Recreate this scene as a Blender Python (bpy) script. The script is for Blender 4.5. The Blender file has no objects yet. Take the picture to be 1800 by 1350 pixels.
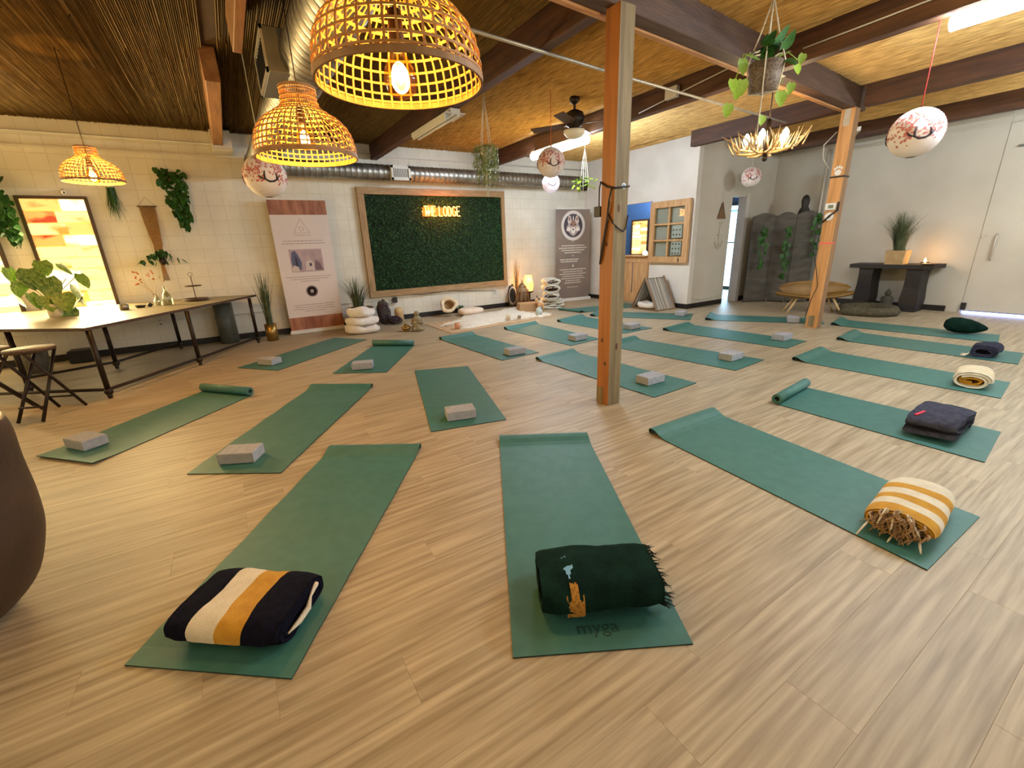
import bpy, math, random
import numpy as np
from mathutils import Vector, Matrix, noise
random.seed(7)
C = bpy.context.scene.collection
SC = bpy.context.scene
# ---------------------------------------------------------------- camera, world, exposure
F_PX, PITCH, ROLL, CAM_H, YAW = 762.8, 0.3122, -0.0386, 1.328, math.radians(31.5)
def cam_basis():
    cp, sp, cr, sr = math.cos(PITCH), math.sin(PITCH), math.cos(ROLL), math.sin(ROLL)
    r = Vector((1, 0, 0)); f = Vector((0, cp, -sp)); u = Vector((0, sp, cp))
    r2 = r*cr + u*sr; u2 = -r*sr + u*cr
    rot = Matrix.Rotation(-YAW, 3, 'Z')
    return rot @ r2, rot @ u2, rot @ (-f)
cr_, cu_, cb_ = cam_basis()
cd = bpy.data.cameras.new('camera'); cam = bpy.data.objects.new('camera', cd); C.objects.link(cam)
cd.sensor_width = 36; cd.lens = F_PX/1800*36; cd.clip_start = 0.02
cam.matrix_world = Matrix(((cr_.x, cu_.x, cb_.x, 0), (cr_.y, cu_.y, cb_.y, 0), (cr_.z, cu_.z, cb_.z, CAM_H), (0, 0, 0, 1)))
SC.camera = cam
def seen(p, m=150):
    d = Vector(p) - Vector((0, 0, CAM_H)); z = -d.dot(cb_)
    if z < .05: return None
    x = 900 + F_PX*d.dot(cr_)/z; y = 675 - F_PX*d.dot(cu_)/z
    return (x, y, z) if -m < x < 1800+m and -m < y < 1350+m else None
w = bpy.data.worlds.new('world'); SC.world = w; w.use_nodes = True
w.node_tree.nodes['Background'].inputs[0].default_value = (.55, .65, .8, 1)
w.node_tree.nodes['Background'].inputs[1].default_value = .6
SC.view_settings.view_transform = 'Standard'; SC.view_settings.look = 'None'
SC.view_settings.gamma = 1; SC.view_settings.use_curve_mapping = False
SC.view_settings.exposure = 0.97
SC.cycles.use_denoising = True
SC.cycles.max_bounces = 8; SC.cycles.diffuse_bounces = 4; SC.cycles.transparent_max_bounces = 24
SC.cycles.sample_clamp_indirect = 4; SC.cycles.caustics_reflective = False; SC.cycles.caustics_refractive = False
def lamp(name, kind, loc, energy, col, size=.1, sy=None, rot=(0, 0, 0)):
    l = bpy.data.lights.new(name, kind); l.energy = energy; l.color = col
    if kind == 'AREA':
        l.shape = 'RECTANGLE' if sy else 'SQUARE'; l.size = size
        if sy: l.size_y = sy
    else: l.shadow_soft_size = size
    o = bpy.data.objects.new(name, l); C.objects.link(o); o.location = loc; o.rotation_euler = rot
    return o
COOL = (.88, .99, 1); NEUT = (1, .95, .76); WARM = (1, .76, .31)
# unseen fill points added in rows to lift the floor, walls and ceiling
def fill_row(x, y, z, power, col, h=.45):
    for k in (-1, 0, 1): lamp('tube_or_fill_light', 'POINT', (x, y+k*h, z), power/3, col, .06)
fill_row(8.3, .2, 2.45, 84, (.84, .96, 1))
fill_row(2.4, -1.3, 2.45, 30, NEUT)
fill_row(-1.9, 1.6, 2.3, 24, (1, .77, .38))
fill_row(2.4, .6, 2.5, 26, NEUT, .3)
fill_row(6.2, -1.6, 2.45, 30, COOL)
# unseen area fills added behind and to the left, no windows modelled
lamp('area_fill', 'AREA', (3.8, -2.9, 1.6), 15, (.92, 1, 1), 5.0, 2.0, (math.radians(90), 0, 0))
lamp('area_fill', 'AREA', (-3.3, 1.8, 1.7), 12, (1, .74, .36), 2.6, 1.8, (math.radians(90), 0, math.radians(-90)))

# ---------------------------------------------------------------- helpers
def lin(c):
    return tuple(((v/255)/12.92 if v/255 <= .04045 else ((v/255+.055)/1.055)**2.4) for v in c) + (1,)
MATS = {}
def mat(name, c1, c2=None, rough=.6, metal=0, scale=8, stretch=(1, 1, 1), bump=0, bscale=None, rnd=0, world=False,
        emit=0, ecol=None, sheen=0, alpha=1, trans=0, detail=4, lo=.35, hi=.65, spec=None, sss=0):
    if name in MATS: return MATS[name]
    m = bpy.data.materials.new(name); m.use_nodes = True; MATS[name] = m
    nt = m.node_tree; N = nt.nodes; L = nt.links; b = N['Principled BSDF']
    c2 = c2 or c1
    if world:
        g = N.new('ShaderNodeNewGeometry'); src = g.outputs['Position']
    else:
        g = N.new('ShaderNodeTexCoord'); src = g.outputs['Object']
    mp = N.new('ShaderNodeMapping'); L.new(src, mp.inputs[0]); mp.inputs['Scale'].default_value = stretch
    oi = N.new('ShaderNodeObjectInfo')
    if rnd:
        mul = N.new('ShaderNodeVectorMath'); mul.operation = 'SCALE'; mul.inputs[0].default_value = (37, 17, 5)
        L.new(oi.outputs['Random'], mul.inputs['Scale']); L.new(mul.outputs[0], mp.inputs['Location'])
    t = N.new('ShaderNodeTexNoise'); t.inputs['Scale'].default_value = scale; t.inputs['Detail'].default_value = detail
    L.new(mp.outputs[0], t.inputs['Vector'])
    r = N.new('ShaderNodeValToRGB'); L.new(t.outputs['Fac'], r.inputs[0])
    r.color_ramp.elements[0].position = lo; r.color_ramp.elements[1].position = hi
    r.color_ramp.elements[0].color = lin(c1); r.color_ramp.elements[1].color = lin(c2)
    col = r.outputs[0]
    if rnd:
        hs = N.new('ShaderNodeHueSaturation'); L.new(col, hs.inputs['Color'])
        mr = N.new('ShaderNodeMapRange'); L.new(oi.outputs['Random'], mr.inputs[0])
        mr.inputs[3].default_value = 1-rnd; mr.inputs[4].default_value = 1+rnd
        L.new(mr.outputs[0], hs.inputs['Value']); col = hs.outputs[0]
    L.new(col, b.inputs['Base Color'])
    b.inputs['Roughness'].default_value = rough; b.inputs['Metallic'].default_value = metal
    if spec is not None: b.inputs['Specular IOR Level'].default_value = spec
    if sheen: b.inputs['Sheen Weight'].default_value = sheen
    if trans: b.inputs['Transmission Weight'].default_value = trans
    if sss: b.inputs['Subsurface Weight'].default_value = sss; b.inputs['Subsurface Radius'].default_value = (.05, .03, .02)
    if alpha < 1: b.inputs['Alpha'].default_value = alpha
    if bump:
        t2 = N.new('ShaderNodeTexNoise'); t2.inputs['Scale'].default_value = bscale or scale*4; t2.inputs['Detail'].default_value = 3
        L.new(mp.outputs[0], t2.inputs['Vector'])
        bp = N.new('ShaderNodeBump'); bp.inputs['Strength'].default_value = min(1, bump); bp.inputs['Distance'].default_value = .01
        L.new(t2.outputs['Fac'], bp.inputs['Height']); L.new(bp.outputs[0], b.inputs['Normal'])
    if emit:
        b.inputs['Emission Strength'].default_value = emit
        if ecol: b.inputs['Emission Color'].default_value = lin(ecol)
        else: L.new(col, b.inputs['Emission Color'])
    return m
def glass(name, tint=(235, 240, 238), tr=.8, rough=.02):
    if name in MATS: return MATS[name]
    m = bpy.data.materials.new(name); m.use_nodes = True; MATS[name] = m
    nt = m.node_tree; N = nt.nodes; L = nt.links; N.remove(N['Principled BSDF'])
    a = N.new('ShaderNodeBsdfTransparent'); a.inputs[0].default_value = lin(tint)
    b = N.new('ShaderNodeBsdfGlossy'); b.inputs[1].default_value = rough
    x = N.new('ShaderNodeMixShader'); x.inputs[0].default_value = 1-tr
    L.new(a.outputs[0], x.inputs[1]); L.new(b.outputs[0], x.inputs[2]); L.new(x.outputs[0], N['Material Output'].inputs[0])
    return m
class MB:
    def __init__(s): s.v = []; s.f = []; s.m = []; s.s = []
    def add(s, vs, fs, m=0, sm=False, M=None):
        o = len(s.v); s.v += [tuple(M @ Vector(p)) if M else tuple(p) for p in vs]
        s.f += [tuple(i+o for i in f) for f in fs]
        s.m += [m]*len(fs) if isinstance(m, int) else list(m); s.s += [sm]*len(fs)
        return s
    def box(s, x0, y0, z0, x1, y1, z1, m=0, M=None):
        vs = [(x0,y0,z0),(x1,y0,z0),(x1,y1,z0),(x0,y1,z0),(x0,y0,z1),(x1,y0,z1),(x1,y1,z1),(x0,y1,z1)]
        return s.add(vs, [(0,3,2,1),(4,5,6,7),(0,1,5,4),(1,2,6,5),(2,3,7,6),(3,0,4,7)], m, False, M)
    def bbox(s, x0, y0, z0, x1, y1, z1, b=.005, m=0, M=None):
        vs = []; 
        for z, i in ((z0, b), (z0+b, 0), (z1-b, 0), (z1, b)):
            vs += [(x0+i, y0+i, z), (x1-i, y0+i, z), (x1-i, y1-i, z), (x0+i, y1-i, z)]
        fs = [(3,2,1,0), (12,13,14,15)]
        for k in range(3):
            for j in range(4): fs.append((4*k+j, 4*k+(j+1)%4, 4*k+4+(j+1)%4, 4*k+4+j))
        return s.add(vs, fs, m, False, M)
    def tube(s, pts, r, n=8, m=0, cap=True, sm=True):
        pts = [Vector(p) for p in pts]; k = len(pts)
        rs = r if isinstance(r, (list, tuple)) else [r]*k
        vs = []; ref = None
        for i, p in enumerate(pts):
            d = (pts[min(i+1, k-1)] - pts[max(i-1, 0)])
            d = d.normalized() if d.length > 1e-9 else Vector((0, 0, 1))
            if ref is None:
                ref = Vector((0, 0, 1)) if abs(d.z) < .9 else Vector((1, 0, 0))
            u = d.cross(ref)
            if u.length < 1e-6: u = d.orthogonal()
            u.normalize(); q = u.cross(d).normalized(); ref = q
            for j in range(n):
                a = 2*math.pi*j/n; vs.append(p + (u*math.cos(a) + q*math.sin(a))*rs[i])
        fs = [(i*n+j, i*n+(j+1) % n, (i+1)*n+(j+1) % n, (i+1)*n+j) for i in range(k-1) for j in range(n)]
        s.add(vs, fs, m, sm)
        if cap:
            o = len(s.v) - len(vs); s.f += [tuple(o+j for j in range(n))[::-1], tuple(o+(k-1)*n+j for j in range(n))]
            s.m += [m, m]; s.s += [False, False]
        return s
    def lathe(s, prof, n=24, m=0, c=(0, 0, 0), M=None, sm=True, wob=0):
        vs = []
        for r, z in prof:
            for j in range(n):
                a = 2*math.pi*j/n; rr = r*(1 + wob*math.sin(3*a+z*9)+wob*.6*math.sin(5*a+1))
                vs.append((c[0]+rr*math.cos(a), c[1]+rr*math.sin(a), c[2]+z))
        k = len(prof)
        fs = [(i*n+j, i*n+(j+1) % n, (i+1)*n+(j+1) % n, (i+1)*n+j) for i in range(k-1) for j in range(n)]
        if prof[0][0] > 1e-6 : pass
        return s.add(vs, fs, m, sm, M)
    def ball(s, c, r, nu=14, nv=9, m=0, M=None, nz=0):
        if not isinstance(r, (tuple, list)): r = (r, r, r)
        vs = [];
        for i in range(nv+1):
            t = math.pi*i/nv
            for j in range(nu):
                a = 2*math.pi*j/nu; d = Vector((math.sin(t)*math.cos(a), math.sin(t)*math.sin(a), -math.cos(t)))
                q = 1 + (nz*noise.noise(d*2.3+Vector(c)*3) if nz else 0)
                vs.append((c[0]+r[0]*d.x*q, c[1]+r[1]*d.y*q, c[2]+r[2]*d.z*q))
        fs = [(i*nu+j, i*nu+(j+1) % nu, (i+1)*nu+(j+1) % nu, (i+1)*nu+j) for i in range(nv) for j in range(nu)]
        return s.add(vs, fs, m, True, M)
    def prism(s, poly, z0, z1, m=0, M=None):
        n = len(poly); vs = [(x, y, z0) for x, y in poly] + [(x, y, z1) for x, y in poly]
        fs = [tuple(range(n))[::-1], tuple(range(n, 2*n))] + [(i, (i+1) % n, n+(i+1) % n, n+i) for i in range(n)]
        return s.add(vs, fs, m, False, M)
    def poly(s, pts, m=0, M=None): return s.add(pts, [tuple(range(len(pts)))], m, False, M)
    def mesh(s, name, mats):
        me = bpy.data.meshes.new(name); me.from_pydata(s.v, [], s.f)
        for x in (mats if isinstance(mats, (list, tuple)) else [mats]): me.materials.append(x)
        me.polygons.foreach_set('material_index', s.m); me.polygons.foreach_set('use_smooth', s.s)
        me.update(); return me
def link(name, data, parent=None, loc=(0, 0, 0), rot=(0, 0, 0), sc=None):
    o = bpy.data.objects.new(name, data); C.objects.link(o); o.location = loc; o.rotation_euler = rot
    if sc: o.scale = sc
    if parent: o.parent = parent
    return o
def tag(o, label, cat, group=None, kind=None):
    o['label'] = label; o['category'] = cat
    if group: o['group'] = group
    if kind: o['kind'] = kind
    return o
def thing(name, label, cat, loc, rz=0, group=None): return tag(link(name, None, None, loc, (0, 0, rz)), label, cat, group)
def part(name, mb, mats, parent, loc=(0, 0, 0), rot=(0, 0, 0), label=None, stuff=False):
    o = link(name, mb.mesh(name, mats) if isinstance(mb, MB) else mb, parent, loc, rot)
    if label: o['label'] = label
    if stuff: o['kind'] = 'stuff'
    return o
def solo(name, mb, mats, label, cat, loc=(0, 0, 0), rz=0, group=None): return tag(link(name, mb.mesh(name, mats), None, loc, (0, 0, rz)), label, cat, group)
def struct(name, mb, mats, parent=None):
    o = link(name, mb.mesh(name, mats), parent)
    if not parent: o['kind'] = 'structure'
    return o
def text_mesh(txt, size, ext=.001, bevel=0):
    cu = bpy.data.curves.new('lettering', 'FONT'); cu.body = txt; cu.size = size; cu.extrude = ext; cu.resolution_u = 4
    cu.bevel_depth = bevel; cu.align_x = 'CENTER'; cu.align_y = 'CENTER'
    o = bpy.data.objects.new('lettering', cu); C.objects.link(o)
    me = bpy.data.meshes.new_from_object(o.evaluated_get(bpy.context.evaluated_depsgraph_get()))
    bpy.data.objects.remove(o); bpy.data.curves.remove(cu)
    return me
PI = math.pi
def rot(z=0, x=0, y=0): return Matrix.Rotation(z, 4, 'Z') @ Matrix.Rotation(y, 4, 'Y') @ Matrix.Rotation(x, 4, 'X')
def tr(x, y, z): return Matrix.Translation((x, y, z))

# ---------------------------------------------------------------- materials
m_white_wall = mat('white_painted_block', (222, 215, 200), (231, 226, 213), .7, scale=3, bump=.25, bscale=60, world=True)
m_joint = mat('painted_joint', (210, 203, 187), (220, 213, 198), .8, scale=5, world=True)
m_plaster = mat('white_plaster', (208, 200, 190), (218, 211, 202), .75, scale=2, bump=.15, bscale=25, world=True)
m_grey_wall = mat('grey_white_paint', (186, 178, 164), (198, 190, 176), .8, scale=1.3, bump=.2, bscale=18, world=True)
m_black = mat('black_base', (22, 18, 16), (34, 28, 24), .55, scale=6, world=True)
m_joist = mat('dark_brown_beam', (66, 38, 20), (92, 56, 32), .6, scale=4, stretch=(6, .5, 6), bump=.25, world=True)
m_girder = mat('brown_girder', (64, 42, 28), (86, 58, 40), .6, scale=4, stretch=(.5, 6, 6), bump=.25, world=True)
m_trim_wood = mat('light_trim_wood', (176, 120, 70), (200, 146, 92), .6, scale=5, stretch=(.6, 8, 8), world=True)
m_old_beam = mat('tan_old_beam', (128, 82, 36), (150, 100, 48), .7, scale=4, stretch=(6, .5, 6), bump=.3, world=True)
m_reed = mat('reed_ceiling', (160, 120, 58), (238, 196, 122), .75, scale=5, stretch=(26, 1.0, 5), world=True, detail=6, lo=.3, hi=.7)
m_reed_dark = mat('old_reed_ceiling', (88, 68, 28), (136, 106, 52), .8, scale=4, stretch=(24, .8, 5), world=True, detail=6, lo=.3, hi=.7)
m_steel = mat('galvanised_duct', (126, 122, 114), (160, 156, 148), .42, metal=.85, scale=6, bump=.1, bscale=20)
m_whitemetal = mat('white_enamel', (222, 220, 214), rough=.4, scale=3)
m_conduit = mat('conduit_metal', (178, 170, 156), (196, 190, 176), .4, metal=.5, scale=9)
m_tube_on = mat('lit_tube', (255, 255, 255), rough=.4, emit=78, ecol=(222, 240, 255))
m_tube_off = mat('unlit_tube', (226, 220, 208), rough=.3)
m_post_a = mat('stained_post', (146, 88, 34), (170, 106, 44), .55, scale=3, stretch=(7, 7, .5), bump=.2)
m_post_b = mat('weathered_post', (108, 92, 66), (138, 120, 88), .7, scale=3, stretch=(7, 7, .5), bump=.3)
m_post_c = mat('pale_pine_post', (176, 122, 66), (206, 150, 92), .55, scale=3, stretch=(7, 7, .5), bump=.2)
m_knot = mat('dark_knot', (86, 46, 18), rough=.6)
m_mat = mat('teal_mat', (54, 106, 99), (62, 114, 107), .52, scale=14, bump=.12, bscale=420, rnd=.05)
m_mat_dark = mat('dark_mat_underside', (26, 46, 40), (34, 56, 48), .8, scale=14)
m_foam = mat('grey_foam', (154, 155, 162), (168, 168, 175), .85, scale=30, bump=.2, bscale=300, rnd=.04)
m_navy = mat('navy_wool', (14, 14, 30), (22, 22, 42), .95, scale=40, bump=.8, bscale=260, spec=.1)
m_cream = mat('cream_wool', (228, 216, 192), (240, 230, 208), .95, scale=20, bump=.8, bscale=240, sheen=.2)
m_mustard = mat('mustard_wool', (202, 144, 30), (218, 162, 46), .95, scale=20, bump=.8, bscale=240, sheen=.1)
m_green_wool = mat('dark_green_wool', (8, 32, 27), (18, 48, 40), .95, scale=12, bump=.9, bscale=240, spec=.1)
m_tanwool = mat('tan_wool', (166, 132, 98), (198, 164, 126), .95, scale=30, bump=.9, bscale=200)
m_greywool = mat('slate_grey_wool', (58, 59, 74), (74, 75, 90), .95, scale=30, bump=.7, bscale=260, spec=.15)
m_greywool2 = mat('dark_slate_wool', (44, 46, 64), (58, 60, 78), .95, scale=30, bump=.7, bscale=260, spec=.15)
m_rattan = mat('rattan_strip', (172, 118, 56), (192, 138, 70), .6, scale=30)
m_rattan_rim = mat('rattan_rim', (140, 98, 54), (164, 120, 72), .6, scale=20)
m_bulb = mat('glowing_filament', (255, 210, 120), rough=.5, emit=60, ecol=(255, 206, 120))
m_bulb_w = mat('glowing_candle_bulb', (255, 240, 210), rough=.5, emit=60, ecol=(255, 226, 176))
g_amber = glass('amber_bulb_glass', (255, 214, 150), .9)
g_clear = glass('clear_glass', (238, 240, 232), .82)
g_pane = glass('window_glass', (240, 244, 242), .92, .01)
m_brass = mat('brass', (150, 120, 66), (176, 146, 84), .35, metal=.85, scale=12)
m_leaf = mat('green_leaf', (34, 74, 26), (58, 104, 40), .5, scale=12, rnd=.25)
m_leaf_lime = mat('lime_leaf', (120, 156, 40), (152, 178, 60), .5, scale=12, rnd=.25)
m_leaf_mon = mat('broad_green_leaf', (74, 112, 44), (140, 166, 84), .45, scale=9, rnd=.25)
m_grass = mat('grass_blade', (62, 74, 48), (92, 100, 66), .6, scale=9)
m_straw = mat('dry_straw', (150, 112, 66), (180, 142, 92), .7, scale=9)
m_rope = mat('cotton_cord', (206, 196, 172), (222, 212, 190), .9, scale=60, bump=.5)
m_terr = mat('dark_clay_pot', (112, 94, 78), (138, 118, 98), .7, scale=12, bump=.3)
m_dmetal = mat('dark_bronze_metal', (40, 30, 24), (54, 42, 32), .45, metal=.6, scale=9)
m_dwood = mat('dark_worn_wood', (60, 40, 26), (86, 60, 40), .6, scale=6, stretch=(1, 8, 8), bump=.2)
m_tabletop = mat('worn_pale_table_top', (112, 98, 72), (140, 124, 92), .42, scale=5, stretch=(1, 6, 6))
m_paper = mat('rice_paper', (230, 216, 212), (240, 230, 226), .9, scale=5, sss=.2)
m_paper_on = mat('glowing_rice_paper', (240, 232, 240), rough=.9, emit=.22, ecol=(236, 226, 255))
m_blossom = mat('pink_blossom_print', (190, 110, 104), (206, 136, 128), .9, scale=9)
m_branch = mat('dark_branch_print', (52, 40, 44), rough=.9)
m_red = mat('red_cord', (190, 54, 44), rough=.8)
m_lampshade_grey = mat('grey_plastic', (96, 94, 88), rough=.5)

# ---------------------------------------------------------------- floor
XL, XR, YF, YB, CZ = -3.5, 9.9, -3.0, 8.35, 3.05
m_floor = mat('oak_plank', (136, 119, 93), (190, 174, 146), .50, scale=3.6, stretch=(.6, 12, 1), rnd=.06, world=True, detail=10, lo=.26, hi=.74, bump=.04, bscale=30)
m_gap = mat('plank_gap', (146, 124, 98), rough=.8)
floor = struct('floor', MB().box(XL-.3, YF-.2, -.1, 12.4, YB+.2, -.009), m_gap)
PL, PW = 1.22, .19
def plank_mb(L=PL, mb=None, ox=0, oy=0):
    mb = mb or MB(); g = .0002; b = .0007
    x0, x1, y0, y1 = ox+g, ox+L-g, oy+g, oy+PW-g
    vs = [(x0,y0,-.009),(x1,y0,-.009),(x1,y1,-.009),(x0,y1,-.009),(x0,y0,-b*.5),(x1,y0,-b*.5),(x1,y1,-b*.5),(x0,y1,-b*.5),
          (x0+b,y0+b,0),(x1-b,y0+b,0),(x1-b,y1-b,0),(x0+b,y1-b,0)]
    return mb.add(vs, [(0,1,5,4),(1,2,6,5),(2,3,7,6),(3,0,4,7),(4,5,9,8),(5,6,10,9),(6,7,11,10),(7,4,8,11),(8,9,10,11)])
pm = plank_mb().mesh('plank', m_floor)
spots = []
rr = random.Random(3)
for j in range(int((YB-YF)/PW)+1):
    y = YF + j*PW; off = rr.random()*PL
    for i in range(-1, int((12.2-XL)/PL)+1):
        x = XL + i*PL + off
        if x < XL-.25: continue
        if y+PW > 5.4 and x > 10.3: continue
        vis = [seen((x+PL*t, y+PW/2, 0), 0) for t in (.1, .5, .9)]
        vis = [q for q in vis if q]
        spots.append((min(q[2] for q in vis) if vis else 99 + abs(x), x, y))
spots.sort()
for d, x, y in spots[:300]: link('plank', pm, floor, (x, y, 0))
rest = MB()
for d, x, y in spots[300:]: plank_mb(mb=rest, ox=x, oy=y)
part('planks', rest, m_floor, floor, stuff=True)

# ---------------------------------------------------------------- walls
wb = struct('wall_back', MB().box(XL-.2, YB, -.1, XR+.4, YB+.2, CZ+.2), m_joint)
BW, BH = .4, CZ/15
def block_mb(mb=None, ox=0, oz=0):
    mb = mb or MB()
    for k in (0, 1):
        x0 = ox+.003+k*.2; x1 = x0+.194; z0 = oz+.003; z1 = oz+BH-.003; b = .003; y = -.0025
        vs = [(x0,0,z0),(x1,0,z0),(x1,0,z1),(x0,0,z1),(x0+b,y,z0+b),(x1-b,y,z0+b),(x1-b,y,z1-b),(x0+b,y,z1-b)]
        mb.add(vs, [(0,1,5,4),(1,2,6,5),(2,3,7,6),(3,0,4,7),(4,5,6,7)])
    return mb
bm_ = block_mb().mesh('block', m_white_wall)
front, hid = [], []
for j in range(15):
    for i in range(28):
        x = XL + i*BW - (.2 if j % 2 else 0)
        if x < XL or x+BW > 7.36: continue
        z = j*BH; cx, cz = x+.2, z+.1
        behind = 2.1 < cx < 4.9 and .5 < cz < 2.3 or .75 < cx < 1.45 and cz < 2.0 or -2.0 < cx < -1.5 and .7 < cz < 2.0
        (hid if behind or x < -2.75 else front).append((abs(cx)+.2*abs(cz-1.3), x, z))
front.sort()
for d, x, z in front[:300]: link('block', bm_, wb, (x, YB, z))
rest = MB()
for d, x, z in front[300:]+hid: block_mb(rest, x, z)
part('blocks', rest, m_white_wall, wb, (0, YB, 0), stuff=True)
# reception wall x=7.35 with dutch-door opening y 6.38..7.25
XRW = 7.35
w2 = MB(); w2.box(XRW, 5.40, 0, XRW+.12, 6.38, CZ+.1); w2.box(XRW, 7.28, 0, XRW+.12, YB+.1, CZ+.1); w2.box(XRW, 6.38, 2.03, XRW+.12, 7.28, CZ+.1)
struct('wall_reception', w2, m_plaster)
w3 = MB(); w3.box(XRW+.12, 5.4, 0, 8.47, 5.52, CZ+.1); w3.box(8.98, 5.4, 0, XR+.1, 5.52, CZ+.1); w3.box(8.47, 5.4, 2.04, 8.98, 5.52, CZ+.1)
struct('wall_doorway', w3, mat('doorway_wall_paint', (192, 184, 170), (203, 195, 181), .8, scale=1.5, bump=.2, bscale=18, world=True))
struct('trim_1', MB().box(8.90, 5.37, 0, 9.0, 5.54, 2.1), m_plaster)
w4 = MB(); w4.box(XR, 2.14, 0, XR+.15, 5.5, CZ+.1); w4.box(XR, YF, CZ-.15, XR+.15, 2.14, CZ+.1); w4.box(XR+.06, YF, .05, XR+.15, 2.14, CZ-.1)
w4.box(XR-.004, 2.90, 0, XR, 2.98, CZ)
struct('wall_right', w4, m_grey_wall)
struct('wall_front', MB().box(XL, YF-.15, 0, XR, YF, CZ+.1), m_plaster)
struct('wall_left', MB().box(XL-.15, YF, 0, XL, YB, CZ+.1), m_white_wall)
# rear hall and reception cubby beyond
m_blue = mat('blue_office_wall', (62, 104, 160), (74, 116, 172), .8, scale=2, world=True)
struct('wall_office', MB().box(8.5, 6.0, 0, 8.56, YB, CZ), m_blue)
struct('wall_partition', MB().box(XRW+.12, 5.95, 0, 8.56, 6.0, CZ), m_blue)
struct('wall_hallway', MB().box(10.9, 5.4, 0, 11.0, YB, CZ), mat('hall_paint', (128, 134, 156), (140, 146, 166), .8, scale=2, world=True))
struct('wall_hallway_end', MB().box(XR+.05, 5.2, 0, 11.0, 5.4, CZ), m_plaster)
# baseboards
struct('baseboard_back', MB().box(-3.4, YB-.02, 0, XRW, YB-.002, .09), m_black)
struct('baseboard_reception', MB().box(XRW-.015, 5.385, 0, XRW, 6.38, .09).box(XRW-.015, 7.28, 0, XRW, YB-.02, .09), m_black)
struct('baseboard_doorway', MB().box(XRW, 5.385, 0, 8.45, 5.4, .09).box(9.0, 5.385, 0, XR-.02, 5.4, .09), m_black)
struct('baseboard_right', MB().box(XR-.018, 2.32, 0, XR, 5.38, .09), m_black)
struct('trim_2', MB().box(-3.4, YB-.03, 2.70, XRW, YB-.007, 2.725), m_white_wall)
# ceiling, reeds
ceil = struct('ceiling', MB().box(XL-.2, YF-.2, CZ+.02, 11.0, YB+.2, CZ+.15), mat('roof_deck', (60, 40, 22), (80, 54, 30), .9, scale=3, world=True))
def reed_panel(x0, x1, y0, y1, mt, seed):
    r = random.Random(seed); mb = MB(); x = x0; 
    while x < x1:
        wd = r.uniform(.012, .02); y = y0 - r.uniform(0, .06)
        while y < y1:
            ln = r.uniform(1.0, 2.4); ye = min(y+ln, y1)
            z = CZ - r.uniform(.0, .012); zz = CZ - r.uniform(0, .012)
            if x+wd > x0:
                mb.add([(x, y, CZ+.01), (x+wd/2, y, z-.006), (x+wd, y, CZ+.01), (x+r.uniform(-.004, .004), ye, CZ+.01), (x+wd/2+r.uniform(-.004, .004), ye, zz-.006), (x+wd, ye, CZ+.01)],
                       [(0, 1, 4, 3), (1, 2, 5, 4)])
            y = ye + .002
            if ye >= y1: break
        x += wd*.92
    return mb
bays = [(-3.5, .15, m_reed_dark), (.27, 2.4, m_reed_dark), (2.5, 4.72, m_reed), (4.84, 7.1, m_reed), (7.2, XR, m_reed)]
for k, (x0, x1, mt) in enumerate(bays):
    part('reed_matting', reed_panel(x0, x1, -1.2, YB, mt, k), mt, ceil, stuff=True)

# ---------------------------------------------------------------- beams, posts
BS = 2.80
def beam(label, x0, x1, y0, y1, mt=None, z0=BS, z1=CZ+.02):
    solo('ceiling_beam', MB().bbox(x0, y0, z0, x1, y1, z1, .006), mt or m_joist, label, 'beam')
GY = lambda x: 2.62 + (x-2.48)*.088
beam('tan wooden ceiling beam running to the wall above the white soffit box', .13, .25, 5.2, YB, m_old_beam)
beam('near length of tan ceiling beam, offset beside the spiral duct, high at left', .335, .40, -1.0, 4.45, m_old_beam)
beam('dark ceiling beam over the unlit tube light, ending left of the plant wall centre', 2.42, 2.53, 2.75, YB)
beam('brown ceiling beam glowing orange, carrying the far lit tube light', 4.74, 4.86, 2.95, YB)
beam('dark beam on the near side of the girder, carrying the big bright tube light', 4.74, 4.86, -2.9, 2.72)
beam('dark beam behind the antler chandelier, left of the second post top', 7.08, 7.2, 3.15, 5.4)
beam('dark beam near right wall corner, running right from the second post top', 7.08, 7.2, -2.9, 2.9)
beam('farthest dark beam along the top of the grey right wall', 9.3, 9.44, -2.9, 5.4)
a0 = math.atan(.088)
gd = thing('ceiling_girder', 'long dark brown girder resting on both wooden posts with pale edge strip', 'beam', (2.48, GY(2.48), 0), a0)
part('beam_body', MB().bbox(-5.8, -.06, BS, 4.9, .07, CZ+.03, .006), m_girder, gd)
part('edge_strip', MB().bbox(-5.8, .07, BS-.012, 4.8, .12, BS+.05, .004), m_trim_wood, gd, label='pale wood strip')
part('joist_hanger', MB().box(2.28, -.075, BS-.02, 2.30, -.06, BS+.12).box(2.28, -.1, BS-.02, 2.46, -.06, BS-.012), m_conduit, gd)
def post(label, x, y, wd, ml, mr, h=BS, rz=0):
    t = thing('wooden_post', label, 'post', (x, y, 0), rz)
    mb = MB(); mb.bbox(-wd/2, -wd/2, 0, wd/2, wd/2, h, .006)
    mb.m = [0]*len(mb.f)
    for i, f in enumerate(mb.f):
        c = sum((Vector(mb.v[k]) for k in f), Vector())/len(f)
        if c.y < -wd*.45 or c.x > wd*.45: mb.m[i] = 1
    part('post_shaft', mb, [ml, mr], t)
    return t
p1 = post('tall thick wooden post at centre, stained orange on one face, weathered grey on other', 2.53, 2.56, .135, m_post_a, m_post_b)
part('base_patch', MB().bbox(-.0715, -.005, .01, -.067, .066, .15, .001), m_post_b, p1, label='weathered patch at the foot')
for kz, kx in ((.55, .02), (.36, -.02), (1.30, .0)):
    part('knot', MB().ball((-.068, kx, kz), (.003, .014, .018), 10, 6), m_knot, p1)
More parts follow.
